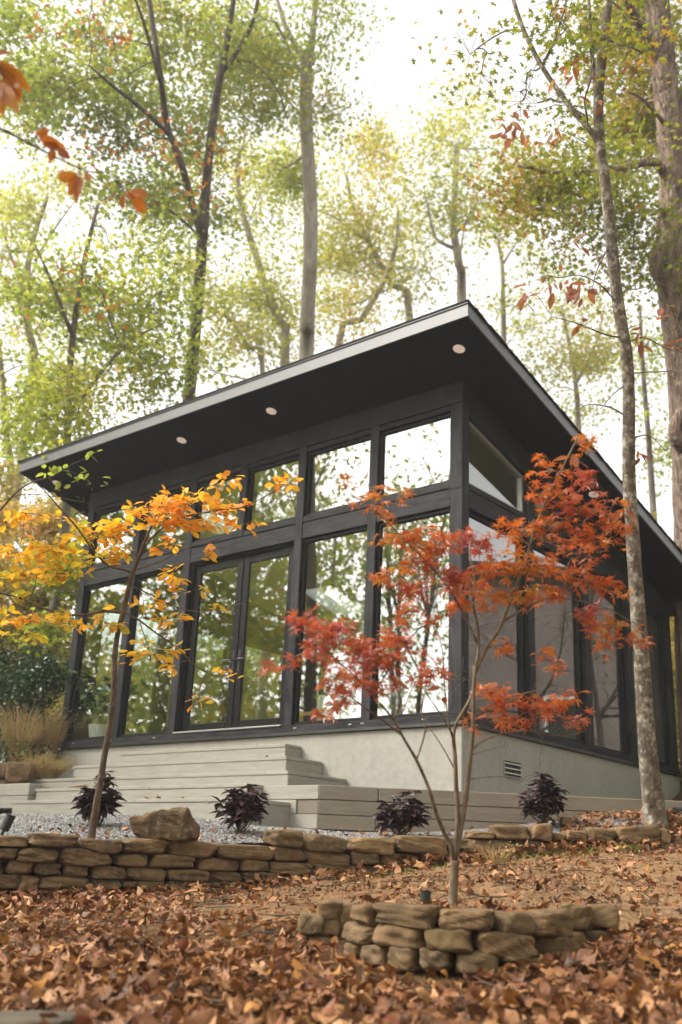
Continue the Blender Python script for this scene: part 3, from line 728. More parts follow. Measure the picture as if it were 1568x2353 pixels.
# ------------------------------------------------------------------ steps and timber walls
steps = thing('porch_steps', 'pale painted timber steps widening down from the cabin doors', 'steps', (-3.2, -1.2, -1.1))
sdef = [(-4.95, -2.11, -.27, -.162, -.345), (-5.45, -1.79, -.59, -.342, -.535), (-6.05, -1.44, -.93, -.532, -.72), (-4.80, -1.39, -1.55, -.710, -.885), (-4.62, -1.02, -1.95, -.875, -1.12)]
for i, (xa, xb, yf, zt, zb) in enumerate(sdef):
    mb = MB(); yb = .0 if i < 3 else -.3
    box(mb, xa+.03, xb-.004, yf+.006, yb, zb-.03, zt-.038, .004)           # riser body
    st = mb.build('step', M['timber'], steps, loc=((xa+xb)/2, yf, zt))
    mb = MB(); xj = xb-.32 if i < 3 else (xa+xb)/2+.3
    box(mb, xa, xj-.002, yf, yb-.002, zt-.036, zt, .004); box(mb, xj, xb, yf-.002, yb-.002, zt-.0365, zt-.001, .004)
    mb.build('tread', M['timber'], st, loc=(xb, yf, zt))
# right-hand timber planter wall
tw = thing('timber_wall', 'pale timber retaining wall wrapping the cabin corner right of the steps', 'wall', (-.68, -1.33, -1.11))
CF = (-.68, -1.33); DR = S(2503, 3194, 9.5)[:2] - np.array(CF); DR /= np.linalg.norm(DR)
def along(s): return (CF[0]+DR[0]*s, CF[1]+DR[1]*s)
hL = .131
for k in range(3):
    z1 = -.718-k*hL; z0 = z1-hL+.003
    if k == 1:
        mb = MB(); box(mb, -1.62, CF[0]-.27, CF[1]-.001, CF[1]+.14, z0, z1, .005); mb.build('timber', M['timber'], tw, loc=(-1.2, CF[1], z0))
        mb = MB(); box(mb, CF[0]-.262, CF[0]-.012, CF[1]+.012, CF[1]+.14, z0, z1, .005); mb.build('timber', M['timber_dirty_shade'], tw, loc=(-.8, CF[1], z0))
    else:
        mb = MB(); box(mb, -1.62, CF[0]-.004, CF[1]+(.0 if k == 0 else .002), CF[1]+.14, z0, z1, .005); mb.build('timber', M['timber'], tw, loc=(-1.2, CF[1], z0))
    cuts = [[0, .55, 3.05, 5.6], [0, 2.2, 4.1, 5.6], [0, .53, 2.95, 5.6]][k]
    for s0, s1 in zip(cuts[:-1], cuts[1:]):
        mb = MB(); o = .003*((k+int(s0*7)) % 3)
        a, b_ = np.array(along(s0+.003)), np.array(along(s1-.003)); nrm = np.array([-DR[1], DR[0]])
        rbox(mb, a+nrm*o, b_+nrm*o, .14, z0, z1, .006)
        mb.build('timber', M['timber_dirty_shade'], tw, loc=(*a, z0))
# left timber wall beyond the steps
lt = thing('timber_wall', 'low pale timber edging running left from the steps under the grasses', 'wall', (-6.5, -1.62, -1.05))
for k in range(2):
    z1 = -.655-k*.14
    for xa, xb in (((-9.6, -6.9), (-6.894, -4.805)) if k == 0 else ((-9.6, -7.6), (-7.594, -4.805))):
        mb = MB(); box(mb, xa, xb, -1.62+.003*k, -1.48, z1-.137, z1, .006); mb.build('timber', M['timber'], lt, loc=(xa, -1.62, z1))
soil = sheet('planting_soil', M['ground'], np.arange(-9.6, XL+2.2, .15), np.arange(-1.48, .0, .12), lambda x, y: -.70+.05*np.sin(x*5)*np.sin(y*6)+(y+1.48)*.09, keep=lambda x, y: (x < -4.7))
sheet('planting_soil', M['gravel'], np.arange(-1.6, 2.8, .1), np.arange(-1.25, 2.2, .1), lambda x, y: 0*x-.80, keep=lambda x, y: (x > -1.4) & (((x-CF[0])*(-DR[1])+(y-CF[1])*DR[0]) > .12) & ~((x < .0) & (y > .0)))

# ------------------------------------------------------------------ stones
def stone(size, seed, rnd=.22, amp=.10, n=12):
    """rounded rough block, centred, full extents = size"""
    rng = np.random.default_rng(seed); g = np.linspace(-1, 1, n); vs = {}; V_, F_ = [], []
    def vid(p):
        k = tuple(np.round(p, 4))
        if k not in vs: vs[k] = len(V_); V_.append(p)
        return vs[k]
    for ax in range(3):
        for s in (-1, 1):
            for i in range(n-1):
                for j in range(n-1):
                    f = []
                    for (a, b_) in ((g[i], g[j]), (g[i+1], g[j]), (g[i+1], g[j+1]), (g[i], g[j+1])):
                        p = [0, 0, 0]; p[ax] = s; p[(ax+1) % 3] = a; p[(ax+2) % 3] = b_; f.append(vid(np.array(p, float)))
                    F_.append(f if s > 0 else f[::-1])
    v = np.array(V_); sz = np.asarray(size, float)/2
    e = 2/rnd*.55+2.6
    rad = (np.abs(v)**e).sum(1)**(1/e); v = v/rad[:, None]
    # low-frequency facets
    for _ in range(7):
        k = rng.normal(size=3)*2.2; ph = rng.random()*6
        v = v*(1 + amp*.13*np.sin(v@k+ph))[:, None]
    for _ in range(5):
        k = rng.normal(size=3)*6.; ph = rng.random()*6
        v = v*(1 + amp*.05*np.sin(v@k+ph))[:, None]
    for _ in range(10):
        k = rng.normal(size=3)*(1, 1.2, 1); k /= np.linalg.norm(k); lim = np.max(v@k)*rng.uniform(.88, .98); v = v - np.maximum(0, v@k-lim)[:, None]*k*.92
    for _ in range(4):
        k = rng.normal(size=3)*11.; v = v*(1+amp*.02*np.sin(v@k+rng.random()*6))[:, None]
    # skew the ends
    v[:, 2] *= 1 + .14*(rng.random()-.5)*v[:, 0]*2; v[:, 0] += .10*(rng.random()-.5)*v[:, 2]*2
    return v*sz, np.array(F_)
def put_stone(parent, centre, size, yaw, seed, mat, name='stone', tilt=0., **kw):
    v, f = stone(size, seed, **kw)
    c, s = math.cos(yaw), math.sin(yaw); ct, st_ = math.cos(tilt), math.sin(tilt)
    v = np.stack([v[:, 0]*ct - v[:, 2]*st_, v[:, 1], v[:, 0]*st_ + v[:, 2]*ct], -1)
    w = np.stack([v[:, 0]*c - v[:, 1]*s, v[:, 0]*s + v[:, 1]*c, v[:, 2]], -1) + np.asarray(centre)
    mb = MB(); mb.add(w, [f]); return mb.build(name, mat, parent, loc=centre, smooth=False)
A5 = lambda l: [(u0*.8705, u1*.8705, 3200+t*.8705, 3200+b*.8705) for u0, u1, t, b in l]
A6 = lambda l: [(1200+u0*.9758, 1200+u1*.9758, 3200+t*.9758, 3200+b*.9758) for u0, u1, t, b in l]
wall_stones = A5([(-330, -200, 162, 225), (-196, -66, 168, 222), (-60, 103, 165, 215), (105, 348, 155, 217), (350, 535, 180, 242), (537, 740, 176, 242), (742, 967, 184, 262), (972, 1222, 206, 270), (1230, 1365, 140, 215), (1378, 1572, 166, 240),
  (-300, -130, 228, 285), (-126, -56, 222, 280), (-50, 58, 221, 272), (58, 248, 222, 286), (250, 488, 228, 300), (497, 658, 246, 306), (667, 873, 252, 311), (880, 1072, 262, 326), (1078, 1208, 272, 326), (1225, 1372, 218, 281), (1376, 1590, 240, 310),
  (-280, -150, 288, 345), (-140, -8, 280, 340), (0, 125, 276, 336), (130, 262, 288, 341), (270, 385, 298, 351), (392, 547, 301, 361), (552, 738, 310, 369), (745, 935, 316, 373), (940, 1085, 328, 374), (1090, 1205, 328, 350), (1212, 1410, 285, 341), (1412, 1530, 299, 346),
  (-250, -90, 345, 415), (-85, 80, 338, 406), (62, 155, 345, 418), (150, 390, 351, 413), (392, 527, 362, 416), (530, 595, 372, 400), (597, 732, 370, 413), (735, 940, 372, 408), (942, 1085, 374, 400), (1087, 1280, 333, 381), (1285, 1400, 345, 370)])
wall_stones += A6([(195, 386, 155, 222), (388, 598, 150, 222), (602, 688, 160, 205), (690, 795, 130, 161), (795, 940, 104, 166), (945, 1030, 103, 169), (1030, 1086, 138, 167), (1088, 1173, 130, 169), (1178, 1291, 117, 179), (1295, 1470, 110, 181), (1472, 1520, 120, 182),
  (193, 310, 217, 268), (312, 488, 222, 266), (492, 600, 212, 252), (602, 656, 205, 240), (658, 868, 163, 218), (872, 1005, 169, 229), (1012, 1172, 170, 222), (1176, 1346, 179, 222), (1348, 1442, 181, 210), (1445, 1520, 182, 205), (30, 122, 266, 306), (-40, 26, 262, 300), (500, 700, 250, 275), (124, 330, 268, 300)])
wall = thing('stone_wall', 'long low dry stacked stone wall holding the gravel bed', 'stone wall', S(1300, 3450, 8.1))
for i, (u0, u1, t, b_) in enumerate(wall_stones):
    uc, vc = (u0+u1)/2, (t+b_)/2; d = wall_d(uc); k = d*1.7411/FPX/1.7411
    pa, pb = S(u0, vc, wall_d(u0)), S(u1, vc, wall_d(u1))
    yaw = math.atan2(pb[1]-pa[1], pb[0]-pa[0]); w = np.hypot(*(pb-pa)[:2]); h = (b_-t)*d/(FPX*1.7411)
    rj = random.Random(i)
    c = (pa+pb)/2 + RT[2]*(.11+rj.uniform(-.018, .018)); c[2] = S(uc, vc, d+.11)[2]
    put_stone(wall, c, (w*.985, .24, h*1.0), yaw+rj.uniform(-.04, .04), 100+i, M['stone'], rnd=rj.uniform(.16, .34), amp=rj.uniform(.12, .22), tilt=rj.uniform(-.03, .03))
# ring planter
RC = S(1832, 3640, 5.06); RR = .655
ring = thing('stone_planter', 'round stacked stone planter ring around the red maple stem', 'planter', (RC[0], RC[1], RC[2]-.3))
def ring_hit(u, v, r, front=True):
    """where the sight line through (u,v) meets the upright cylinder of the ring"""
    q = S(u, v, 1.)-CAM; a = q[:2]@q[:2]; oc = CAM[:2]-RC[:2]; b = oc@q[:2]; c = oc@oc - r*r; disc = b*b-a*c
    if disc < 0: t = -b/a
    else: t = (-b - math.sqrt(disc))/a if front else (-b + math.sqrt(disc))/a
    return CAM + q*t
ring_stones = A6([(78, 168, 415, 490), (166, 259, 428, 506), (259, 339, 430, 511), (340, 572, 430, 516), (570, 779, 448, 529), (784, 922, 462, 546), (920, 1071, 455, 553), (1060, 1212, 435, 530), (1205, 1278, 430, 522),
  (15, 86, 468, 551), (82, 151, 480, 556), (150, 212, 495, 576), (210, 343, 510, 583), (344, 526, 512, 601), (527, 701, 525, 611), (704, 939, 541, 641), (942, 1166, 546, 651), (1160, 1238, 530, 602),
  (60, 124, 556, 610), (122, 180, 572, 626), (176, 237, 578, 639), (235, 301, 588, 642), (299, 396, 595, 671), (400, 503, 600, 692), (502, 626, 612, 687), (630, 802, 615, 706), (800, 962, 640, 706), (960, 1100, 648, 690)])
for i, (u0, u1, t, b_) in enumerate(ring_stones):
    rj = random.Random(900+i); uc, vc = (u0+u1)/2, (t+b_)/2
    rr = RR - .15
    c = ring_hit(uc, vc, rr); d = depth_of(c)
    ang = math.atan2(c[1]-RC[1], c[0]-RC[0]); yaw = ang+pi/2
    px = d/(FPX*1.7411); vis = abs(math.cos(yaw-math.atan2(RT[0][1], RT[0][0])))
    w = (u1-u0)*px/max(vis, .62); w = min(w, .34); h = (b_-t)*px
    put_stone(ring, c, (w*.985, .12+.12*vis, h*1.02), yaw, 300+i, M['stone'], rnd=rj.uniform(.16, .30), amp=rj.uniform(.14, .24), tilt=rj.uniform(-.05, .05))
for i, (a, w) in enumerate([(25, .30), (52, .26), (78, .30), (104, .24), (130, .30), (158, .26), (-2, .28)]):     # far side of the ring
    an = math.atan2(RT[2][1], RT[2][0]) + math.radians(a-78)
    c = np.array([RC[0]+math.cos(an)*(RR-.08), RC[1]+math.sin(an)*(RR-.08), RC[2]-.03])
    put_stone(ring, c, (w, .2, .10), an+pi/2, 400+i, M['stone'], rnd=.25, amp=.2, tilt=random.Random(i).uniform(-.08, .08))
mb = MB(); a = np.arange(40)*2*pi/40; rs = np.linspace(.0, RR-.12, 8)
vs = np.concatenate([np.stack([RC[0]+np.cos(a)*r, RC[1]+np.sin(a)*r, RC[2]-.035+.03*(1-r/RR)+.012*np.sin(7*a+r*20)], -1) for r in rs]); i = np.arange(40); k = (i+1) % 40
mb.add(vs, [np.stack([i+s*40, i+(s+1)*40, k+(s+1)*40, k+s*40], -1)[:, ::-1] for s in range(7)])
tag(mb.build('planter_soil', M['ground'], smooth=True), kind='structure')
# boulder in the bed, rocks at the left
def solo_stone(name, label, cat, c, size, yaw, seed, mat, **kw):
    o = put_stone(None, c, size, yaw, seed, mat, name, **kw); tag(o, label, cat); return o
YR = math.atan2(RT[0][1], RT[0][0])
def boulder():
    v, f = stone((.45, .30, .19), 77, .2, .16, 14)
    x = v[:, 0]/.225
    v[:, 2] *= 1 + .28*x; v[:, 2] += .02*x; v[:, 0] += -.05*np.maximum(0, v[:, 2])/.095*np.sign(x)*(.4+.6*(x > 0))
    rng = np.random.default_rng(4)
    for _ in range(14):
        k = rng.normal(size=3)*(40, 30, 12); v += (.0035*np.sin(v@k+rng.random()*6))[:, None]*rng.normal(size=3)
    c = S(655, 3302, 7.55); cs, sn = math.cos(YR), math.sin(YR)
    w = np.stack([v[:, 0]*cs-v[:, 1]*sn, v[:, 0]*sn+v[:, 1]*cs, v[:, 2]], -1)+c
    mb = MB(); mb.add(w, [f]); tag(mb.build('boulder', M['boulder'], loc=c, smooth=False), 'mossy brown boulder on the gravel behind the stone wall', 'boulder')
boulder()
solo_stone('rock', 'small tan rock at the picture edge above the left timber edging', 'rock', S(8, 3085, 13.1), (.34, .3, .2), YR, 501, M['stone'])
solo_stone('rock', 'chunky brown rock among grasses above the left timber edging', 'rock', S(75, 3095, 12.9), (.30, .3, .26), YR+.3, 502, M['stone'])
solo_stone('rock', 'small pale rock among leaves at the foot of the fourth dark shrub', 'rock', S(2268, 3285, 9.0), (.10, .1, .07), YR, 503, M['stone'])
# flagstone edge in the near corner
tag(put_stone(None, S(20, 4100, 3.28), (.42, .24, .07), YR-.12, 512, M['flagstone'], 'flagstone', n=16, amp=.35), 'weathered flat flagstone edging in the near left corner', 'flagstone')

# ------------------------------------------------------------------ garden fittings
def spot(label, base, lean, h, r):
    t = thing('garden_light', label, 'garden light', base); base = np.asarray(base); ax = np.asarray(lean, float); ax /= np.linalg.norm(ax)
    mb = MB(); tube(mb, [base-ax*.06, base+ax*.02], .012, 8); mb.build('stake', M['black_plastic'], t)
    mb = MB(); tube(mb, [base+ax*.015, base+ax*.02, base+ax*h*.9, base+ax*h], [r*.8, r, r, r*1.06], 20); mb.build('housing', M['black_plastic'], t, smooth=False)
spot('black tilted garden spotlight on gravel at the left picture edge', S(12, 3330, 7.35), RT[0]*.35+np.array([0, 0, 1.]), .13, .035)
spot('short black spotlight inside the round stone planter beside the maple', S(1702, 3622, 4.75), np.array([.02, .02, 1.]), .065, .024)
pp = thing('drain_pipe', 'black corrugated drain pipe end on the ground behind the slim tree', 'pipe', S(2725, 3242, 9.45)); mb = MB()
a0, a1 = S(2700, 3246, 9.35), S(2790, 3240, 9.45); tt = np.linspace(0, 1, 40)[:, None]
tube(mb, a0+(a1-a0)*tt, .042+.006*np.sin(np.arange(40)*pi/1.0+.5)*np.where(np.arange(40) % 2, 1, -1), 14); mb.build('corrugated_tube', M['black_plastic'], pp)

# ------------------------------------------------------------------ trees
def limb_pts(L, per=3):
    """list of (u,v,d) survey points -> smooth 3-D path"""
    P = np.array([V(*p) for p in L]); return smooth_path(P, per)
COVER = 2.35
class Tree:
    def __init__(s, name, label, cat, base, barkmat, seed, group=None):
        s.t = thing(name, label, cat, base, group); s.base = np.asarray(base, float); s.bm = MB(); s.lm = {}; s.rng = np.random.default_rng(seed); s.bark = barkmat; s.nodes = []; s.rad = []
    def limb(s, P, r0, r1, sides=8, rough=.0, rs=None, power=1.):
        n = len(P); r = np.interp(np.linspace(0, 1, n), np.linspace(0, 1, len(rs)), rs) if rs is not None else r0+(r1-r0)*np.linspace(0, 1, n)**power
        tube(s.bm, P, r, sides, True, rough, s.rng); s.nodes.append(P); s.rad.append(r)
    def reach(s, target, r_end=.006, sides=5, low=.25, maxr=.35, wob=.06):
        """branch from the best limb point to target"""
        P = np.concatenate(s.nodes); R = np.concatenate(s.rad)
        dv = target-P; dist = np.linalg.norm(dv, axis=1)
        cost = dist + 1.2*np.maximum(0, P[:, 2]-(target[2]-low*dist)) + s.rng.random(len(P))*.12*dist.min()
        i = int(np.argmin(cost)); a = P[i]; L = dist[i]
        mid = a+(target-a)*.5 + np.array([0, 0, 1.])*L*.10 + s.rng.normal(size=3)*wob*L
        q1 = a+(mid-a)*.5+s.rng.normal(size=3)*wob*.5*L; q2 = mid+(target-mid)*.5+s.rng.normal(size=3)*wob*.5*L
        Q = smooth_path([a, q1, mid, q2, target], 2); r0 = min(R[i]*.6, .006+.012*L, maxr)
        r = np.linspace(max(r0, r_end), r_end, len(Q)); tube(s.bm, Q, r, sides, False); s.nodes.append(Q[2:]); s.rad.append(r[2:])
        return Q
    def clump(s, c, rad, n, tmpl, mat, size, twigs=5, tilt=.7, droop=.2, flat=.55, tw_r=.004, reach=True):
        if reach: s.reach(c)
        e = s.rng.normal(size=(twigs, 3)); e /= np.linalg.norm(e, axis=1)[:, None]; e *= rad*(.55+.6*s.rng.random((twigs, 1))); e[:, 2] *= flat
        pos = []
        for k in range(twigs):
            m = c+e[k]*.5+s.rng.normal(size=3)*rad*.12
            tube(s.bm, [c, m, c+e[k]], [tw_r*1.3, tw_r, tw_r*.5], 3, False)
            j = n//twigs; t = s.rng.random((j, 1))**.7
            pos.append(c+e[k]*t*1.25+s.rng.normal(size=(j, 3))*rad*np.array([.36, .36, .24]))
        pos = np.concatenate(pos)
        mb = s.lm.setdefault(mat, MB()); rand_leaves(mb, s.rng, tmpl, pos, size, tilt, droop)
    def crown(s, ell, tmpl, mat, size, cover=1.2, rad=.8, **kw):
        """ell: (u,v,d,ru,rv,rd): an ellipsoid of foliage"""
        for (u, v, d, ru, rv, rd) in ell:
            area = pi*ru*rv*(d/FPX)**2; nl = COVER*cover*area/(size*size*.30)
            nc = max(3, int(area/(rad*rad*.95))); per = int(nl/nc)+1
            for _ in range(nc):
                while True:
                    e = s.rng.uniform(-1, 1, 3)
                    if e@e < 1: break
                c = V(u+e[0]*ru*1.12, v+e[1]*rv*1.12, d+e[2]*rd)
                s.clump(c, rad*s.rng.uniform(.7, 1.25), max(4, int(per*s.rng.uniform(.5, 1.5))), tmpl, mat, size, **kw)
    def done(s, crown='crown'):
        s.bm.build('trunk', s.bark, s.t, smooth=True)
        for m, mb in s.lm.items(): mb.build(crown, m, s.t)
def ground_base(u, v, d):
    p = V(u, v, d); return np.array([p[0], p[1], float(gz(p[0], p[1]))-.1])
def bg_tree(name, label, trunk, limbs, r, crowns, mat, seed, bark='bark_grey', size=.11, cover=1.2, rad=.8, tmpl=LEAF_STAR5, rd=2.0, group=None, extra=None):
    u, v, d = trunk[0]; b = ground_base(u, v, d)
    T = Tree(name, label, 'tree', b, M[bark], seed, group)
    P = np.array([b]+[V(*p) for p in trunk]); P = smooth_path(P, 3); T.limb(P, r[0]*.82, r[1]*.8, 9, .08)
    for L, ra, rb_ in limbs: T.limb(limb_pts(L), ra*.8, rb_*.8, 7, .06)
    T.crown([(*c, rd) for c in crowns], tmpl, M[mat], size, cover, rad)
    for ex in (extra or []): T.crown([(*ex[0], rd)], tmpl, M[ex[1]], size, ex[2], rad*.6)
    T.done(); return T

d = 20.
bg_tree('forked_tree', 'dark trunked tree forking above the left part of the roof', [(432, 935, d), (445, 800, d), (455, 690, d), (462, 600, d), (465, 545, d)],
  [([(465, 550, d), (440, 460, d), (415, 370, d-.5), (385, 290, d-.5), (370, 180, d-1), (352, 60, d-1), (335, -60, d-1)], .10, .05), ([(466, 550, d), (475, 420, d), (487, 300, d), (505, 180, d), (525, 80, d), (545, -60, d)], .13, .06),
   ([(507, 170, d), (545, 120, d), (585, 40, d), (600, -60, d)], .07, .04), ([(390, 310, d-.5), (340, 262, d-1), (295, 225, d-1.5), (250, 190, d-2), (205, 150, d-2)], .06, .02), ([(545, 140, d), (590, 150, d), (640, 210, d), (662, 280, d)], .03, .012), ([(372, 200, d-1), (330, 50, d-1.5), (300, -30, d-2)], .05, .02)], (.16, .13),
  [(190, 130, d+1, 210, 160), (400, 60, d+2, 200, 120), (280, 330, d+1, 190, 120), (530, 130, d+2, 130, 150), (420, 430, d+2, 120, 100), (90, 230, d-1, 90, 110), (300, 480, d+1, 130, 80), (80, 60, d-1, 120, 90), (600, 60, d+2, 90, 90)], 'lf_green', 11, 'bark_dark', .122, 1.05, .85, extra=[((330, 380, d-2, 190, 120), 'lf_rust', .10), ((200, 60, d-2, 120, 60), 'lf_rust', .16)])
bg_tree('green_maple', 'bright green maple leaning out left of the roof', [(150, 1200, 17.5), (155, 1000, 17.5), (165, 800, 17.5), (190, 620, 17.5), (225, 470, 17.5)], [([(170, 780, 17.5), (120, 650, 17), (80, 560, 17)], .05, .02), ([(160, 950, 17.5), (280, 800, 17.2), (380, 740, 17.2)], .06, .02)], (.11, .04),
  [(260, 620, 17.5, 190, 130), (200, 830, 17.5, 200, 110), (340, 760, 18, 120, 120), (60, 940, 17, 110, 90), (160, 1010, 17, 140, 80), (170, 1130, 16.5, 90, 70), (330, 880, 17.5, 100, 60)], 'lf_green2', 12, 'bark_grey', .12, 1.15, .8, rd=1.6, extra=[((220, 720, 17, 170, 130), 'lf_rust', .06)])
bg_tree('straight_tree', 'tall straight grey trunk rising behind the middle of the roof', [(702, 860, 21.), (706, 740, 21), (713, 600, 21), (714, 480, 21), (710, 380, 21), (704, 280, 21), (704, 165, 21)],
  [([(704, 170, 21), (690, 120, 21), (660, 70, 21), (640, 10, 21), (620, -60, 21)], .10, .04), ([(704, 170, 21), (715, 110, 21), (722, 40, 21), (728, -60, 21)], .12, .06), ([(700, 170, 21), (680, 150, 21), (655, 90, 21), (632, 50, 20)], .06, .03)], (.20, .16),
  [(640, 50, 21, 150, 90), (580, 250, 21.5, 90, 110), (742, 150, 21.5, 45, 110), (720, 290, 20.3, 60, 50), (640, 170, 22, 70, 100), (620, 400, 22, 90, 80)], 'lf_green', 13, 'bark_pale', .10, .75, .8)
far = 'pale hazy trees beyond the cabin'
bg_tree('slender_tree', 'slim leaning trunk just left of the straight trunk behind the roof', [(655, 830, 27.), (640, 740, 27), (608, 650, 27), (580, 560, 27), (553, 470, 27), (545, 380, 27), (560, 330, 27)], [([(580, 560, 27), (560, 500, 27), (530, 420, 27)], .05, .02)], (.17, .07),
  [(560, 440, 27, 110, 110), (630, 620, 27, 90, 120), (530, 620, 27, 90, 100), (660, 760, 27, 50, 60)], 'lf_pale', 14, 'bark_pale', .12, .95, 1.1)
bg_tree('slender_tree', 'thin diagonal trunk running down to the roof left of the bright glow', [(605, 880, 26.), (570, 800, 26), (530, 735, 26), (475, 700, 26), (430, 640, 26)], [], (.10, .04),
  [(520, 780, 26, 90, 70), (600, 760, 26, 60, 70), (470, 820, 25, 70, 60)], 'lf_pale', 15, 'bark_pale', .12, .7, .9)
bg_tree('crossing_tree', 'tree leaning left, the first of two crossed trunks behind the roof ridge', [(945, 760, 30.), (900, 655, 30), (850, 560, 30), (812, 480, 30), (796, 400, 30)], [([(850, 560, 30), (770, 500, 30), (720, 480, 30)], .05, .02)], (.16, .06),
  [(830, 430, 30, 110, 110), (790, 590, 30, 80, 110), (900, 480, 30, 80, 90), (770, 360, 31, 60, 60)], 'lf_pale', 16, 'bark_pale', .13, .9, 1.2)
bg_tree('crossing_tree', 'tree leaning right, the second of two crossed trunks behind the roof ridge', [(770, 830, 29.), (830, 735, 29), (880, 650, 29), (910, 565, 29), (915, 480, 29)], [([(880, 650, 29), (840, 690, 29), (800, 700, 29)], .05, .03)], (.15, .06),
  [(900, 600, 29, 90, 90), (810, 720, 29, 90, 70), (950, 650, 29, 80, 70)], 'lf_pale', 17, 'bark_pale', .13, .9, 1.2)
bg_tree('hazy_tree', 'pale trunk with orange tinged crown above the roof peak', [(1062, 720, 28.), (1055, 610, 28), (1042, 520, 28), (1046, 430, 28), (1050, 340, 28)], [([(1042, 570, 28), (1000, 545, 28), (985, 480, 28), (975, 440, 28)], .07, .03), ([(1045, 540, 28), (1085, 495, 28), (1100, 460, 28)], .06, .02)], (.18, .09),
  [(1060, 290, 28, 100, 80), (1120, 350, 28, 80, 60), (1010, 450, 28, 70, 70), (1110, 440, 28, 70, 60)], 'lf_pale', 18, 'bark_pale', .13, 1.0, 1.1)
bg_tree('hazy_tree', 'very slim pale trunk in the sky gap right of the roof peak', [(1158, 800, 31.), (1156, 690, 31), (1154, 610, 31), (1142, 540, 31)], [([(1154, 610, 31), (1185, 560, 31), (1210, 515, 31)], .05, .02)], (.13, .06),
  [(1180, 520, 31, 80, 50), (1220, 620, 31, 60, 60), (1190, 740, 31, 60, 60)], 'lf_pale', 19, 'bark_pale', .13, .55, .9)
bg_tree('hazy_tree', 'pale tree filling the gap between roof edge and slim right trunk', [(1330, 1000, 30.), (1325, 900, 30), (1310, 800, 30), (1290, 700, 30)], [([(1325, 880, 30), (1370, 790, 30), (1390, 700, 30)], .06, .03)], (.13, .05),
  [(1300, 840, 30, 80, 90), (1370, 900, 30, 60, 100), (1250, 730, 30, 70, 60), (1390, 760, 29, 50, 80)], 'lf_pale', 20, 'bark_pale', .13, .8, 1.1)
bg_tree('hazy_tree', 'leafy tree between slim right trunk and big shaggy trunk', [(1500, 1150, 24.), (1490, 1000, 24), (1478, 850, 24), (1470, 700, 24)], [], (.11, .05),
  [(1480, 900, 24, 40, 100), (1500, 1050, 24, 50, 80), (1480, 760, 24, 50, 60)], 'lf_green2', 21, 'bark_grey', .12, .8, .8)
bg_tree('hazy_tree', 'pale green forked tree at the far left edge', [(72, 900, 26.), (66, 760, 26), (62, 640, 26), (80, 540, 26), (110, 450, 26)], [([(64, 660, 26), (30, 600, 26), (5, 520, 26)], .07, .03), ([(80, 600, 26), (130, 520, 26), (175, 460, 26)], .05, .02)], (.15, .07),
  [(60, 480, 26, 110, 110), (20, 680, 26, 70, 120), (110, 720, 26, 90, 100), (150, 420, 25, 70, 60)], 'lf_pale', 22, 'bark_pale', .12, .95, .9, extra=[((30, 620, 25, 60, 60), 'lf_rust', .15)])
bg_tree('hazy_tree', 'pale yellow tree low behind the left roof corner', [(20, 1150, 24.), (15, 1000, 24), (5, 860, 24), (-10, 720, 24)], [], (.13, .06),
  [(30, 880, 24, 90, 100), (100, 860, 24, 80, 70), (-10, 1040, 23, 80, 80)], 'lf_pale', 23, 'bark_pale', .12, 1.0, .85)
# big shaggy tree at the right
T = Tree('shaggy_tree', 'thick shaggy barked trunk at the right edge behind the cabin', 'tree', ground_base(1600, 1400, 15.), M['bark_shag'], 31)
b0 = T.base
P = smooth_path(np.array([b0]+[V(u, v, 15.) for u, v in [(1600, 1400), (1592, 1150), (1577, 900), (1556, 720), (1542, 600), (1546, 450), (1537, 290), (1525, 150), (1510, 0), (1500, -120)]]), 6)
T.limb(P, 0, 0, 22, .13, rs=[.36, .30, .27, .25, .235, .225, .18, .175, .17, .165, .16])
T.limb(smooth_path([V(1558, 690, 15.), V(1538, 650, 14.95), V(1522, 612, 14.9), V(1527, 565, 14.95), V(1545, 500, 15)], 4), 0, 0, 16, .06, rs=[.08, .16, .185, .15, .06])
T.limb(smooth_path([V(1575, 1035, 14.9), V(1556, 1012, 14.8), V(1549, 988, 14.78), V(1555, 964, 14.8), V(1575, 935, 14.9)], 3), 0, 0, 10, .1, rs=[.10, .10, .085, .075, .08])
for L, ra, rb_ in [([(1545, 440, 15), (1510, 375, 14.8), (1460, 378, 14.5), (1400, 392, 14.2), (1330, 398, 14), (1270, 395, 14), (1190, 380, 14)], .075, .02), ([(1525, 160, 15), (1490, 90, 14.8), (1450, 20, 14.5), (1420, -60, 14)], .09, .05), ([(1530, 460, 15), (1490, 560, 14.6), (1440, 570, 14.3)], .04, .015), ([(1540, 300, 15), (1480, 230, 14.5), (1440, 210, 14)], .035, .012), ([(1560, 330, 15), (1590, 180, 15), (1600, 20, 15)], .14, .08)]:
    T.limb(limb_pts(L), ra, rb_, 9, .08)
T.crown([(1440, 130, 17, 80, 150, 1.2), (1440, 330, 17, 70, 110, 1.2), (1400, 520, 14, 80, 60, 1.2), (1300, 420, 14, 120, 70, 1.2), (1190, 400, 14.5, 90, 60, 1.2), (1562, 640, 14.3, 24, 34, .2), (1560, 180, 18, 60, 120, .8), (1330, 560, 15, 90, 50, 1.2), (1480, 600, 16, 60, 60, 1.), (1440, 60, 16, 90, 80, 1.2), (1500, 450, 16.5, 60, 120, 1.), (1250, 470, 15, 80, 60, 1.), (1230, 420, 16, 110, 60, 1.), (1480, 230, 17.5, 60, 120, .8), (1400, 30, 15, 90, 60, 1.)], LEAF_STAR5, M['lf_olive'], .095, 1.5, .7)
T.done()
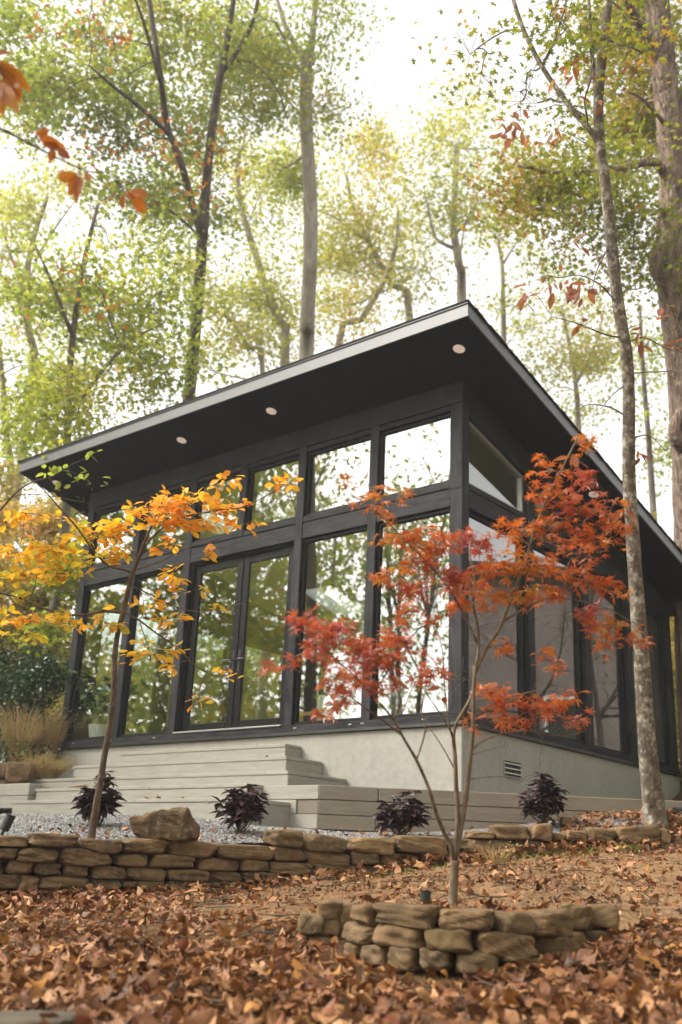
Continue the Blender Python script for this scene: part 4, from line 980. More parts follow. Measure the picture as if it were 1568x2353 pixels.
# slim tree in front of the right wall
T = Tree('slim_tree', 'slim lichen spotted tree standing in front of the right roof slope', 'tree', S(2612, 3284, 9.), M['bark_lichen'], 32)
P = smooth_path(np.array([T.base-(0, 0, .12)]+[V(u, v, 9.) for u, v in [(1504, 1872), (1494, 1780), (1483, 1650), (1474, 1500), (1462, 1350), (1452, 1200), (1446, 1100), (1445, 1000), (1445, 900), (1438, 800), (1421, 700), (1405, 560), (1392, 430), (1379, 330), (1375, 240), (1382, 150), (1392, 60), (1400, -30), (1407, -140)]]), 3)
T.limb(P, 0, 0, 14, .10, rs=[.14, .105, .085, .076, .068, .064, .060, .057, .055, .053, .052, .051, .049, .047, .045, .044, .042, .04, .038, .036])
T.limb(limb_pts([(1386, 345, 9), (1350, 292, 9), (1300, 232, 9.1), (1245, 152, 9.2), (1205, 72, 9.3), (1180, 0, 9.4), (1160, -70, 9.5)]), .026, .016, 8, .06)
T.limb(limb_pts([(1245, 155, 9.2), (1275, 90, 9.2), (1300, 10, 9.2), (1310, -50, 9.2)]), .014, .009, 6)
T.limb(limb_pts([(1375, 250, 9), (1360, 120, 9.1), (1355, 30, 9.1), (1350, -60, 9.1)]), .02, .012, 6)
for L in ([(1432, 775, 9), (1395, 770, 8.9), (1340, 748, 8.8), (1300, 735, 8.8), (1270, 728, 8.8)], [(1440, 860, 9), (1480, 855, 9.1), (1540, 852, 9.1), (1568, 835, 9.1)], [(1436, 790, 9), (1480, 775, 9.2), (1530, 800, 9.3), (1570, 810, 9.3)], [(1420, 700, 9), (1380, 655, 8.9), (1330, 632, 8.9), (1285, 638, 8.8), (1240, 628, 8.8)], [(1443, 880, 9), (1410, 905, 9), (1380, 940, 9)], [(1446, 960, 9), (1400, 935, 9), (1350, 930, 9), (1320, 950, 9)], [(1445, 1010, 9), (1490, 1000, 9.1), (1530, 1035, 9.2)], [(1402, 560, 9), (1372, 620, 8.9), (1360, 670, 8.9)], [(1408, 640, 9), (1450, 665, 9.1), (1500, 655, 9.1)]):
    T.limb(limb_pts(L), .009, .003, 5)
for c in [(1230, 70, 9.3, 100, 80, .6), (1120, 110, 9.6, 70, 60, .6), (1340, 150, 9, 70, 90, .6), (1280, 260, 9.2, 50, 50, .5), (1440, 60, 9.5, 70, 80, .6), (1200, 210, 9.5, 50, 40, .4)]:
    T.crown([c], LEAF_STAR5, M['lf_olive'], .075, .42, .42, tw_r=.0025)
for (u, v, ru, rv, n) in [(1212, 690, 14, 20, 9), (1298, 660, 55, 25, 26), (1332, 745, 14, 14, 5), (1180, 300, 45, 40, 18), (1275, 315, 22, 20, 9), (1325, 560, 12, 14, 4), (1470, 770, 14, 25, 7), (1470, 1040, 12, 16, 6), (1545, 790, 12, 8, 4), (1350, 170, 60, 60, 16), (1285, 20, 20, 20, 6), (1520, 710, 14, 20, 6), (1430, 1170, 18, 30, 6), (1402, 1195, 16, 16, 5)]:
    pos = np.array([V(u+T.rng.normal()*ru*.6, v+T.rng.normal()*rv*.6, 8.9+T.rng.normal()*.08) for _ in range(n)])
    T.reach(V(u, v-rv, 8.9), .003, 4, maxr=.008)
    rand_leaves(T.lm.setdefault(M['lf_brown'], MB()), T.rng, LEAF_LONG, pos, .12, 1.2, 1.6)
T.done()

# ------------------------------------------------------------------ yellow tree
T = Tree('young_tree', 'young slender tree with yellow and orange leaves at the left', 'tree', S(366, 3358, 7.4), M['bark_twig'], 41)
YD = 7.4
P = smooth_path(np.array([T.base-(0, 0, .08)]+[V(u, v, YD) for u, v in [(211, 1920), (220, 1860), (232, 1790), (240, 1740), (252, 1670), (262, 1590), (264, 1510), (272, 1450), (284, 1405), (294, 1360), (303, 1322), (318, 1285), (333, 1245), (350, 1205), (366, 1170), (378, 1140)]]), 3)
T.limb(P, 0, 0, 10, .10, rs=[.036, .029, .026, .0235, .022, .0215, .020, .0195, .0185, .019, .017, .015, .013, .011, .009, .006, .004])
for L, ra, rb_ in [([(281, 1408, YD), (240, 1404, YD), (200, 1412, YD-.1), (150, 1412, YD-.1), (100, 1398, YD-.2), (50, 1375, YD-.2), (0, 1362, YD-.3), (-70, 1340, YD-.3)], .012, .004),
  ([(305, 1320, YD), (290, 1310, YD), (250, 1300, YD-.1), (215, 1265, YD-.2), (180, 1215, YD-.3), (140, 1170, YD-.4), (110, 1135, YD-.4), (80, 1105, YD-.5)], .010, .003),
  ([(320, 1285, YD), (345, 1240, YD), (385, 1205, YD), (430, 1185, YD-.1), (480, 1178, YD-.1), (520, 1185, YD-.1)], .008, .003), ([(430, 1187, YD-.1), (500, 1172, YD-.2), (560, 1165, YD-.2), (610, 1140, YD-.2), (655, 1115, YD-.2)], .005, .002),
  ([(284, 1405, YD), (320, 1425, YD), (360, 1455, YD), (410, 1490, YD-.1), (450, 1530, YD-.1), (500, 1553, YD-.1), (545, 1545, YD-.1)], .008, .003), ([(300, 1345, YD), (345, 1365, YD), (400, 1392, YD), (450, 1405, YD), (500, 1398, YD), (560, 1385, YD)], .006, .002),
  ([(322, 1430, YD), (335, 1470, YD), (345, 1500, YD), (345, 1520, YD)], .004, .002), ([(310, 1310, YD), (370, 1290, YD), (430, 1260, YD), (500, 1240, YD), (520, 1215, YD)], .005, .002), ([(360, 1180, YD), (390, 1150, YD), (400, 1135, YD)], .004, .002), ([(480, 1535, YD-.1), (460, 1580, YD-.1), (455, 1610, YD-.1)], .003, .0015)]:
    T.limb(limb_pts(L), ra, rb_, 6)
def spray(T, u, v, ru, rv, n, d, dd, tmpl, mat, size, tilt=.45, droop=.25, reach=True, pull=0.):
    c = V(u, v, d)
    if reach: T.reach(c, .0018, 4, maxr=.005)
    pos = []
    k = max(2, n//7)
    for i in range(k):
        a = T.rng.uniform(-1, 1, 3); e = V(u+a[0]*ru, v+a[1]*rv, d+a[2]*dd)
        m = (c+e)/2+T.rng.normal(size=3)*.02
        tube(T.bm, smooth_path([c, m, e], 2), [.0025, .002, .0016, .0014, .001], 3, False)
        j = max(1, n//k); t = T.rng.random((j, 1))**.6
        pos.append(c+(e-c)*t*1.05+T.rng.normal(size=(j, 3))*.018)
    pos = np.concatenate(pos)
    out = pos-c; out /= np.linalg.norm(out, axis=1)[:, None]+1e-6
    rand_leaves(T.lm.setdefault(mat, MB()), T.rng, tmpl, pos, size, tilt, droop, .3, out)
for u, v, ru, rv, n in [(430, 1150, 95, 30, 60), (330, 1165, 80, 26, 40), (520, 1175, 60, 30, 30), (470, 1195, 70, 20, 26), (380, 1190, 80, 28, 40), (300, 1210, 60, 25, 26), (520, 1112, 40, 20, 12), (625, 1106, 50, 14, 11), (575, 1200, 45, 10, 8), (390, 1250, 50, 20, 12),
   (230, 1225, 90, 28, 46), (120, 1265, 100, 30, 60), (60, 1320, 80, 28, 45), (160, 1315, 60, 25, 28), (230, 1280, 60, 25, 26), (40, 1270, 60, 20, 20), (60, 1180, 60, 18, 14), (130, 1190, 30, 12, 7), (20, 1200, 40, 16, 8), (290, 1260, 40, 18, 14),
   (70, 1420, 75, 25, 30), (170, 1425, 60, 20, 22), (20, 1385, 50, 20, 16), (240, 1430, 40, 16, 10), (60, 1462, 50, 14, 12), (370, 1430, 50, 18, 14), (350, 1505, 55, 22, 20), (400, 1530, 35, 10, 7), (430, 1360, 40, 14, 8), (330, 1380, 50, 16, 12), (520, 1545, 28, 16, 6), (458, 1605, 16, 24, 5), (400, 1320, 50, 18, 14), (470, 1390, 40, 12, 5), (310, 1470, 20, 14, 4), (455, 1280, 40, 16, 8)]:
    spray(T, u, v, ru, rv, int(n*(2.0 if u < 280 else 1.75)), YD-.1, .22, LEAF_OBO, M['lf_yellow2' if u < 270 and T.rng.random() < .75 else 'lf_yellow'], .078)
T.done()

# ------------------------------------------------------------------ red Japanese maple
T = Tree('red_maple', 'small multi stemmed maple with orange red leaves growing from the stone ring', 'tree', S(1812, 3625, 5.1), M['bark_maple'], 51)
MD = 5.1
P = smooth_path(np.array([T.base-(0, 0, .05)]+[V(u, v, MD) for u, v in [(1040, 2080), (1042, 2050), (1044, 2010), (1046, 1975)]]), 3); T.limb(P, 0, 0, 12, .1, rs=[.034, .026, .022, .021, .022])
for L, ra, rb_ in [([(1044, 1985, MD), (1036, 1945, MD), (1022, 1915, MD), (1004, 1872, MD-.05), (990, 1825, MD-.1), (975, 1785, MD-.1), (955, 1742, MD-.15), (930, 1700, MD-.2), (910, 1662, MD-.25), (888, 1632, MD-.3)], .013, .005),
  ([(957, 1745, MD-.15), (972, 1700, MD-.1), (978, 1665, MD-.1), (968, 1625, MD-.1), (985, 1560, MD-.1)], .006, .003), ([(925, 1690, MD-.2), (880, 1655, MD-.3), (830, 1620, MD-.4), (790, 1590, MD-.5), (740, 1575, MD-.55), (690, 1545, MD-.6)], .005, .0015), ([(905, 1655, MD-.25), (920, 1610, MD-.3), (900, 1560, MD-.4), (860, 1520, MD-.5), (800, 1480, MD-.6)], .005, .002),
  ([(890, 1635, MD-.3), (840, 1580, MD-.45), (790, 1530, MD-.6), (720, 1480, MD-.7)], .004, .0015),
  ([(1046, 1978, MD), (1051, 1920, MD), (1052, 1860, MD), (1048, 1800, MD), (1046, 1740, MD), (1042, 1690, MD+.03), (1050, 1660, MD+.05), (1070, 1625, MD+.08), (1086, 1590, MD+.1), (1090, 1530, MD+.1)], .014, .007), ([(1045, 1720, MD), (1030, 1650, MD), (1022, 1580, MD), (1018, 1500, MD), (1000, 1430, MD)], .005, .002), ([(1042, 1690, MD), (1012, 1640, MD-.05), (985, 1600, MD-.1), (960, 1560, MD-.15)], .004, .0015),
  ([(1046, 1975, MD), (1060, 1900, MD), (1070, 1840, MD), (1077, 1780, MD), (1083, 1720, MD), (1088, 1660, MD), (1088, 1600, MD), (1092, 1545, MD), (1100, 1495, MD), (1098, 1440, MD), (1088, 1390, MD), (1092, 1330, MD), (1080, 1280, MD)], .014, .005),
  ([(1092, 1545, MD), (1118, 1490, MD), (1150, 1440, MD), (1165, 1400, MD), (1185, 1350, MD), (1205, 1300, MD), (1225, 1230, MD-.05), (1250, 1160, MD-.1), (1285, 1090, MD-.15), (1310, 1040, MD-.15), (1330, 1000, MD-.15)], .010, .003), ([(1155, 1430, MD), (1200, 1400, MD), (1260, 1375, MD), (1330, 1380, MD), (1400, 1400, MD), (1470, 1440, MD)], .006, .002), ([(1098, 1480, MD), (1070, 1420, MD), (1030, 1350, MD-.1), (980, 1290, MD-.15), (920, 1230, MD-.2), (870, 1180, MD-.2), (800, 1130, MD-.25)], .006, .002), ([(1225, 1240, MD), (1290, 1200, MD-.1), (1350, 1180, MD-.1), (1400, 1150, MD-.1)], .005, .0015),
  ([(1083, 1725, MD), (1110, 1702, MD), (1160, 1685, MD), (1215, 1678, MD), (1260, 1688, MD), (1310, 1690, MD), (1350, 1675, MD)], .005, .0015), ([(1088, 1650, MD), (1130, 1620, MD), (1180, 1600, MD), (1250, 1585, MD), (1310, 1600, MD)], .005, .002), ([(1080, 1790, MD), (1120, 1785, MD), (1160, 1785, MD), (1190, 1800, MD)], .003, .001), ([(1046, 1770, MD), (1025, 1730, MD), (1000, 1690, MD), (985, 1670, MD)], .004, .0015), ([(1050, 1860, MD), (1066, 1845, MD), (1080, 1835, MD)], .004, .003), ([(1082, 1735, MD), (1115, 1725, MD), (1150, 1715, MD)], .0025, .001)]:
    T.limb(limb_pts(L), ra, rb_, 7)
JM = [  # u, v, ru, rv, n, depth
 (1325, 1020, 40, 35, 16, MD-.15), (1270, 1080, 60, 30, 24, MD-.1), (1360, 1110, 60, 40, 26, MD-.1), (1240, 1140, 70, 30, 26, MD-.05), (1320, 1170, 80, 35, 40, MD-.1), (1400, 1190, 45, 35, 22, MD-.1), (1250, 1210, 90, 35, 46, MD-.05), (1350, 1240, 80, 40, 44, MD), (1180, 1230, 60, 30, 26, MD),
 (790, 1110, 30, 16, 7, MD-.25), (835, 1140, 40, 20, 12, MD-.25), (865, 1120, 25, 20, 7, MD-.2), (930, 1130, 30, 18, 7, MD-.2), (860, 1180, 45, 22, 14, MD-.2), (930, 1230, 90, 25, 36, MD-.15), (1010, 1260, 80, 35, 46, MD-.1), (1090, 1240, 70, 35, 40, MD), (950, 1290, 70, 25, 26, MD-.1), (1040, 1320, 90, 35, 50, MD-.1), (1130, 1310, 80, 45, 56, MD), (1220, 1300, 80, 40, 50, MD), (1300, 1310, 70, 35, 36, MD), (1180, 1370, 90, 30, 40, MD), (1080, 1380, 60, 30, 30, MD), (960, 1350, 60, 30, 26, MD-.1), (900, 1320, 40, 25, 14, MD-.15),
 (1280, 1360, 80, 25, 34, MD), (1390, 1350, 60, 40, 26, MD), (1330, 1420, 90, 25, 30, MD), (1420, 1430, 70, 25, 22, MD), (1480, 1470, 50, 20, 12, MD), (1390, 1480, 50, 15, 10, MD), (930, 1410, 50, 25, 16, MD-.2), (1000, 1430, 40, 25, 10, MD-.1),
 (700, 1430, 50, 25, 34, MD-.7), (760, 1460, 60, 32, 46, MD-.6), (700, 1500, 50, 25, 24, MD-.65), (640, 1530, 26, 10, 8, MD-.7), (810, 1500, 60, 35, 52, MD-.55), (880, 1510, 60, 35, 50, MD-.5), (940, 1490, 50, 30, 34, MD-.4), (850, 1560, 60, 30, 30, MD-.45), (990, 1540, 45, 25, 22, MD-.3), (750, 1570, 50, 25, 22, MD-.55), (770, 1620, 45, 16, 16, MD-.5), (735, 1640, 25, 12, 6, MD-.5), (900, 1450, 40, 20, 18, MD-.4),
 (1130, 1590, 45, 18, 22, MD), (1180, 1610, 70, 24, 44, MD), (1250, 1620, 60, 24, 34, MD), (1140, 1640, 40, 16, 16, MD), (1210, 1650, 55, 18, 22, MD), (1300, 1610, 40, 22, 18, MD), (1330, 1660, 25, 18, 10, MD), (1240, 1500, 40, 16, 14, MD-.3), (1290, 1540, 35, 16, 10, MD-.3), (1180, 1480, 30, 22, 10, MD), (1080, 1660, 20, 10, 5, MD)]
for (u, v, ru, rv, n, d) in JM:
    spray(T, u, v, ru, rv, int(n*1.6), d, .17, LEAF_JM if T.rng.random() < .6 else LEAF_JM2, M['lf_jmaple' if (u < 1000 and v > 1390) or T.rng.random() < .22 else 'lf_jmaple2'], .066, .50, .28)
for (u, v, n) in [(905, 1560, 2), (965, 1340, 3), (1020, 1590, 2), (940, 1420, 2), (760, 1620, 2), (1320, 1060, 3), (715, 1490, 2), (945, 1260, 1)]:
    pos = np.array([V(u+T.rng.normal()*6, v+T.rng.normal()*10, MD-.3) for _ in range(n)])
    rand_leaves(T.lm.setdefault(M['lf_brown'], MB()), T.rng, LEAF_OVAL, pos, .06, 1.2, 1.6)
for (u, v, ru, rv, n) in [(1010, 1600, 70, 60, 14), (1180, 1730, 90, 60, 8), (1050, 1560, 40, 60, 8), (960, 1640, 60, 40, 8)]:     # bare fine twigs
    for _ in range(n):
        T.reach(V(u+T.rng.uniform(-1, 1)*ru, v+T.rng.uniform(-1, 1)*rv, MD-.1+T.rng.normal()*.1), .001, 3, .1, .0025, .1)
T.done()

# hanging twig with rust leaves (top left), small green sprig over the roof corner
T = Tree('chestnut_branch', 'thin dark branch with hanging rust leaves entering at the upper left', 'branch', S(-500, 430, 3.6), M['bark_dark'], 61); HD = 3.6
T.limb(smooth_path([S(-500, 430, HD), S(-200, 460, HD), S(0, 515, HD), S(100, 565, HD), S(190, 612, HD), S(290, 660, HD), S(375, 690, HD), S(430, 688, HD)], 3), .007, .002, 7)
T.limb(smooth_path([S(-420, 200, HD), S(-200, 190, HD), S(-60, 230, HD), S(0, 270, HD-.05), S(20, 320, HD-.05)], 3), .005, .002, 6)
T.limb(smooth_path([S(-480, 420, HD), S(-460, 300, HD), S(-420, 200, HD)], 3), .006, .005, 6)
def hang(root, tips, size_scale=1.):
    mb = T.lm.setdefault(M['lf_rust'], MB())
    for (u0, v0, u1, v1) in tips:
        a, b_ = S(u0, v0, HD), S(u1, v1, HD+T.rng.normal()*.03); ax = b_-a; L = np.linalg.norm(ax)
        n = -RT[2]+T.rng.normal(size=3)*.3
        put_leaves(mb, LEAF_LONG if L > .1 else LEAF_OBO, a[None], frames(n[None], ax[None]), np.array([L]))
        tube(T.bm, [root, a], .0015, 3, False)
hang(S(140, 575, HD), [(142, 540, 195, 523), (150, 545, 225, 570), (165, 575, 235, 575)])
hang(S(190, 612, HD), [(215, 590, 190, 640), (222, 590, 278, 632), (165, 585, 150, 590)])
hang(S(320, 672, HD), [(315, 692, 222, 725), (312, 700, 256, 805), (322, 700, 305, 812), (325, 700, 318, 760), (345, 685, 365, 738)])
hang(S(430, 688, HD), [(500, 765, 508, 838), (515, 762, 592, 785), (520, 770, 583, 855), (505, 762, 540, 800)])
hang(S(0, 270, HD), [(-90, 230, 95, 310), (-60, 215, 60, 220), (0, 290, 30, 320), (0, 330, 110, 478), (-20, 330, 20, 450), (30, 310, 80, 370), (0, 320, 85, 400), (60, 310, 130, 355), (-20, 240, 70, 280), (10, 250, 100, 350), (15, 300, 45, 430), (-10, 350, 15, 470), (-60, 350, -20, 450)])
T.done('hanging_leaves')
T = Tree('sapling', 'thin green leaved sapling twig reaching over the left roof corner', 'sapling', ground_base(-40, 1300, 10.5), M['bark_dark'], 62)
T.limb(smooth_path([T.base, V(-60, 1500, 10.5), V(-40, 1250, 10.5), V(20, 1150, 10.4), V(70, 1110, 10.3), V(120, 1095, 10.2), V(160, 1070, 10.2), V(205, 1050, 10.2)], 4), .016, .002, 6)
T.limb(limb_pts([(150, 1080, 10.2), (180, 1090, 10.1), (215, 1110, 10.1)]), .003, .001, 4)
T.limb(limb_pts([(-30, 1165, 10.5), (60, 1135, 10.4), (170, 1150, 10.3), (222, 1160, 10.3)]), .006, .002, 4)
for (u, v, n, m) in [(115, 1090, 5, 'lf_green2'), (150, 1075, 6, 'lf_green2'), (205, 1045, 6, 'lf_green2'), (195, 1095, 8, 'lf_green2'), (225, 1110, 4, 'lf_green2'), (120, 1140, 6, 'lf_bush'), (145, 1105, 4, 'lf_green2')]:
    pos = np.array([V(u+T.rng.normal()*12, v+T.rng.normal()*9, 10.2) for _ in range(n)]); rand_leaves(T.lm.setdefault(M[m], MB()), T.rng, LEAF_OVAL, pos, .085, .8, .5)
T.done()

# ------------------------------------------------------------------ shrubs
def dark_shrub(label, base, w, h, seed):
    rng = np.random.default_rng(seed); base = np.asarray(base, float); t = thing('dark_shrub', label, 'shrub', base, 'dark leaved shrubs planted in the gravel bed'); ms, ml = MB(), MB()
    for i in range(15):
        a = rng.random()*2*pi; sp = rng.random()**.6; top = base+np.array([math.cos(a)*w*.42*sp, math.sin(a)*w*.42*sp, h*(1.0-.45*sp*sp)*(.72+.34*rng.random())])
        m = base+(top-base)*.5+np.array([math.cos(a), math.sin(a), 0])*w*.05
        Q = smooth_path([base+rng.normal(size=3)*(.015, .015, 0), m, top], 3); tube(ms, Q, np.linspace(.005, .002, len(Q)), 5, False)
        for k in range(4):
            c = Q[3+k]
            nl = 5 if k < 3 else 7
            aa = rng.random()*6+np.arange(nl)*2*pi/nl
            dirs = np.stack([np.cos(aa), np.sin(aa), np.full(nl, .25 if k < 3 else .45)], -1)+rng.normal(size=(nl, 3))*.15
            nn = np.array([0, 0, 1.])*.9-dirs*.15+rng.normal(size=(nl, 3))*.25
            put_leaves(ml, leaf_oval(.27, .40, .12), np.repeat(c[None], nl, 0), frames(nn, dirs), rng.uniform(.08, .135, nl)*(.95 if k < 3 else .85))
    ms.build('stem', M['bark_dark'], t, smooth=True); ml.build('foliage', M['lf_purple'], t)
dark_shrub('dark purple shrub behind the young yellow tree stem', S(385, 3318, 8.25), .36, .44, 1)
dark_shrub('dark purple shrub right of the mossy boulder', S(965, 3345, 8.35), .46, .44, 2)
dark_shrub('dark purple shrub just left of the maple stems', S(1608, 3352, 8.6), .48, .40, 3)
dark_shrub('dark purple shrub below the slatted wall vent', S(2175, 3318, 8.95), .42, .48, 4)
def bush(name, label, base, ell, mat, size, cover, rad, seed, tmpl=LEAF_SIMPLE, **kw):
    T = Tree(name, label, 'bush', base, M['bark_dark'], seed)
    T.limb(smooth_path([T.base-(0, 0, .1), T.base+(0.02, 0, .3), T.base+(.0, .03, .7)], 3), .03, .012, 6)
    T.limb(smooth_path([T.base, T.base+(.15, .1, .5), T.base+(.3, .1, 1.0)], 3), .02, .008, 6); T.limb(smooth_path([T.base, T.base+(-.15, -.1, .5), T.base+(-.3, .05, 1.0)], 3), .02, .008, 6)
    T.crown(ell, tmpl, M[mat], size, cover, rad, **kw); T.done('foliage')
bush('holly_bush', 'dark glossy evergreen bush left of the cabin corner', ground_base(60, 1780, 15.2), [(60, 1600, 15.2, 75, 100, .8), (30, 1690, 15., 60, 60, .7), (100, 1560, 15.4, 40, 70, .6), (80, 1680, 14.9, 50, 50, .5), (108, 1640, 15.2, 30, 80, .4), (30, 1530, 15.6, 50, 50, .5)], 'lf_holly', .065, 2.6, .4, 71, flat=.9)
bush('autumn_bush', 'tall bush of orange and yellow leaves behind the evergreen at left', ground_base(20, 1700, 18.), [(30, 1400, 18, 90, 110, 1.), (-20, 1540, 17.5, 60, 120, 1.), (80, 1320, 18.5, 90, 80, 1.), (20, 1640, 17.5, 70, 60, .8), (110, 1450, 18.5, 70, 120, .8), (60, 1230, 19, 80, 70, .8)], 'lf_bush', .085, 2.4, .6, 72)
bush('autumn_bush', 'pale yellow understorey thicket behind the holly at the left edge', ground_base(40, 1700, 21.), [(20, 1250, 21, 100, 90, 1.2), (90, 1400, 21, 90, 120, 1.2), (10, 1560, 21, 80, 120, 1.2), (110, 1600, 20.5, 60, 110, 1.), (20, 1120, 22, 80, 60, 1.)], 'lf_bush', .11, 2.0, .9, 76)
bush('maple_sapling', 'green maple sapling hugging the left cabin corner', ground_base(150, 1700, 15.8), [(150, 1400, 15.8, 60, 80, .5), (140, 1530, 15.8, 35, 60, .4), (120, 1300, 16, 70, 60, .6)], 'lf_green2', .11, 1.9, .45, 73, LEAF_STAR5)
bush('autumn_bush', 'orange red bush glimpsed behind the cabin at the right edge', ground_base(1575, 1800, 19.), [(1565, 1500, 19, 40, 90, .8), (1570, 1640, 18.5, 40, 80, .8), (1560, 1380, 20, 50, 60, .8)], 'lf_bush', .10, 2.2, .6, 74)
bush('evergreen_bush', 'low dark evergreen sprigs on the bank at the left edge', ground_base(12, 1775, 13.6), [(15, 1745, 13.6, 26, 28, .3), (105, 1735, 13.7, 20, 26, .2)], 'lf_holly', .06, 1.1, .2, 75)
def grass_clump(label, base, h, n, spread, seed, lean=(0, 0, 0)):
    rng = np.random.default_rng(seed); base = np.asarray(base, float); mb = MB()
    for i in range(n):
        a = rng.random()*2*pi; o = base+np.array([math.cos(a), math.sin(a), 0])*.09*rng.random(); L = h*rng.uniform(.5, 1.1); sp = spread*rng.random()**.7
        dr = np.array([math.cos(a)*sp, math.sin(a)*sp, 1.])+np.asarray(lean); P = [o+dr*L*.0, o+dr*L*.45, o+dr*L*.8-(0, 0, .02), o+dr*L+np.array([math.cos(a), math.sin(a), 0])*sp*L*.3-(0, 0, sp*L*.28)]
        w = rng.uniform(.003, .006); sd = np.array([-math.sin(a), math.cos(a), 0])*w
        vs = []; P = np.array(P)
        for k, ww in enumerate((1, .9, .6, .05)): vs += [P[k]-sd*ww, P[k]+sd*ww]
        mb.add(vs, [np.array([[0, 1, 3, 2], [2, 3, 5, 4], [4, 5, 7, 6]])])
        if rng.random() < .35:   # feathery seed head
            q = P[2]+(P[3]-P[2])*rng.random((12, 1))*1.2+rng.normal(size=(12, 3))*.014
            rand_leaves(mb, rng, LEAF_SIMPLE, q, .02, 1.5, 0.)
    tag(mb.build('ornamental_grass', M['grass'], loc=base), label, 'grass')
grass_clump('tall tan grass clump against the evergreen at the left edge', V(35, 1775, 13.9)-(0, 0, .05), .95, 520, .45, 81)
grass_clump('feathery pinkish grass clump beside the cabin corner', V(105, 1770, 14.2)-(0, 0, .05), .85, 480, .42, 82)
grass_clump('low mop of green tan grass drooping over the timber edging', V(112, 1792, 13.2)-(0, 0, .02), .32, 420, .9, 83)
grass_clump('short tan grass tuft between the two left rocks', V(70, 1785, 13.4)-(0, 0, .04), .4, 260, .8, 84)
grass_clump('thin dried pinkish weed tuft at the stone wall foot near the maple', S(1985, 3455, 8.0), .16, 60, .9, 85)

# ------------------------------------------------------------------ leaf litter, gravel chips, moss
rng = np.random.default_rng(99)
def cam_xy(d, s): return CAM[:2] + np.outer(d, RT[2][:2]/np.linalg.norm(RT[2][:2])) + np.outer(s, RT[0][:2]/np.linalg.norm(RT[0][:2]))
def curled(seed, kind):
    r = np.random.default_rng(seed)
    if kind == 0: v, f = leaf_oval(r.uniform(.22, .34), 0, .12*r.normal(), (0, .12, .3, .5, .7, .87, 1.), r.uniform(.8, 1.2), .02)
    elif kind == 1: v, f = leaf_lobed([-120, -60, 0, 60, 120], r.uniform(.36, .6, 5), .28, 0, seed, (.7, .18), .10)
    else: v, f = leaf_lobed([-140, -95, -50, 0, 50, 95, 140], np.array([.3, .45, .42, .6, .42, .45, .3])*r.uniform(.9, 1.1), .2, 0, seed, (.75, .12), .10)
    v = v.copy(); k = r.uniform(.8, 3.6); th = r.uniform(0, pi); c, s = math.cos(th), math.sin(th)
    x = v[:, 0]-.4; q = x*c+v[:, 1]*s; v[:, 2] += k*.35*q*q*(1 if r.random() < .8 else -1) + .10*np.sin(v[:, 0]*9+seed)*v[:, 1]*2 + .05*np.sin(v[:, 1]*11+seed)
    return v - np.array([.4, 0, v[:, 2].min()]), f
TM = [curled(i, [0, 0, 1, 0, 2][i % 5]) for i in range(25)]
def in_ring(xy): return np.hypot(xy[:, 0]-RC[0], xy[:, 1]-RC[1]) < RR+.02
def scatter(mb, xy, zf, smin, smax, tilt=.45, lift=.0):
    z = zf(xy[:, 0], xy[:, 1]); n = len(xy); which = rng.integers(0, len(TM), n)
    for k in range(len(TM)):
        m = which == k; c = int(m.sum())
        if not c: continue
        nr = np.array([0, 0, 1.])+rng.normal(size=(c, 3))*tilt*np.where(rng.random((c, 1)) < .35, 1.9, .8); ah = rng.normal(size=(c, 3)); pos = np.column_stack([xy[m], z[m]+lift*rng.random(c)])
        put_leaves(mb, TM[k], pos, frames(nr, ah), rng.uniform(smin, smax, c))
N = 58000
d_ = np.sqrt(rng.uniform(2.0**2, 9.6**2, N)); s_ = d_*rng.uniform(-.78, .82, N); xy = cam_xy(d_, s_)
uu = s_/d_
dens = np.clip(1.25-.16*(d_-3.0), .2, 1.)
sw = strip_w(xy[:, 0], xy[:, 1]); dens = np.where(sw > .3, dens*.26, dens); dens = np.where((d_ > 5.0) & (d_ < 6.2) & (uu < .0) & (uu > -.2), dens*.45, dens); dens = np.where((uu < -.12) & (d_ > 5.5), .8, dens)
clus = .5+.5*np.sin(xy[:, 0]*3.1+2*np.sin(xy[:, 1]*2.3))*np.sin(xy[:, 1]*2.7+xy[:, 0])
keep = (rng.random(N) < dens*(.32+1.05*clus)) & ~in_ring(xy) & ~in_poly(xy[:, 0], xy[:, 1])
# keep clear of the near flagstone
fs = S(20, 4100, 3.28)[:2]; near = d_ < 5.2; keep &= np.hypot(xy[:, 0]-fs[0], xy[:, 1]-fs[1]) > .20
lit = MB(); near = d_ < 5.2
scatter(lit, xy[keep & near], ground_z, .04, .105, .85, .05); scatter(lit, xy[keep & ~near], ground_z, .028, .085, .8, .03)
# small crumbs
M2 = 16000; d2 = np.sqrt(rng.uniform(3**2, 9.2**2, M2)); s2 = d2*rng.uniform(-.5, .5, M2); xy2 = cam_xy(d2, s2); k2 = ~in_ring(xy2) & ~in_poly(xy2[:, 0], xy2[:, 1]); scatter(lit, xy2[k2], ground_z, .015, .04, .5, .008)
# drift along the wall foot and over the right bank
uw = rng.uniform(-300, 2650, 900); pw = np.array([S(u, 3500, wall_d(u)-abs(rng.normal())*.16-.02)[:2] for u in uw]); scatter(lit, pw, ground_z, .05, .11, .7, .07)
pr_ = np.array([S(u, 3300, rng.uniform(8.7, 9.4))[:2] for u in rng.uniform(2250, 2900, 420)]); scatter(lit, pr_, lambda x, y: np.maximum(np.where(in_poly(x, y), bz(x, y), -9), gz(x, y)), .04, .10, .5, .03)
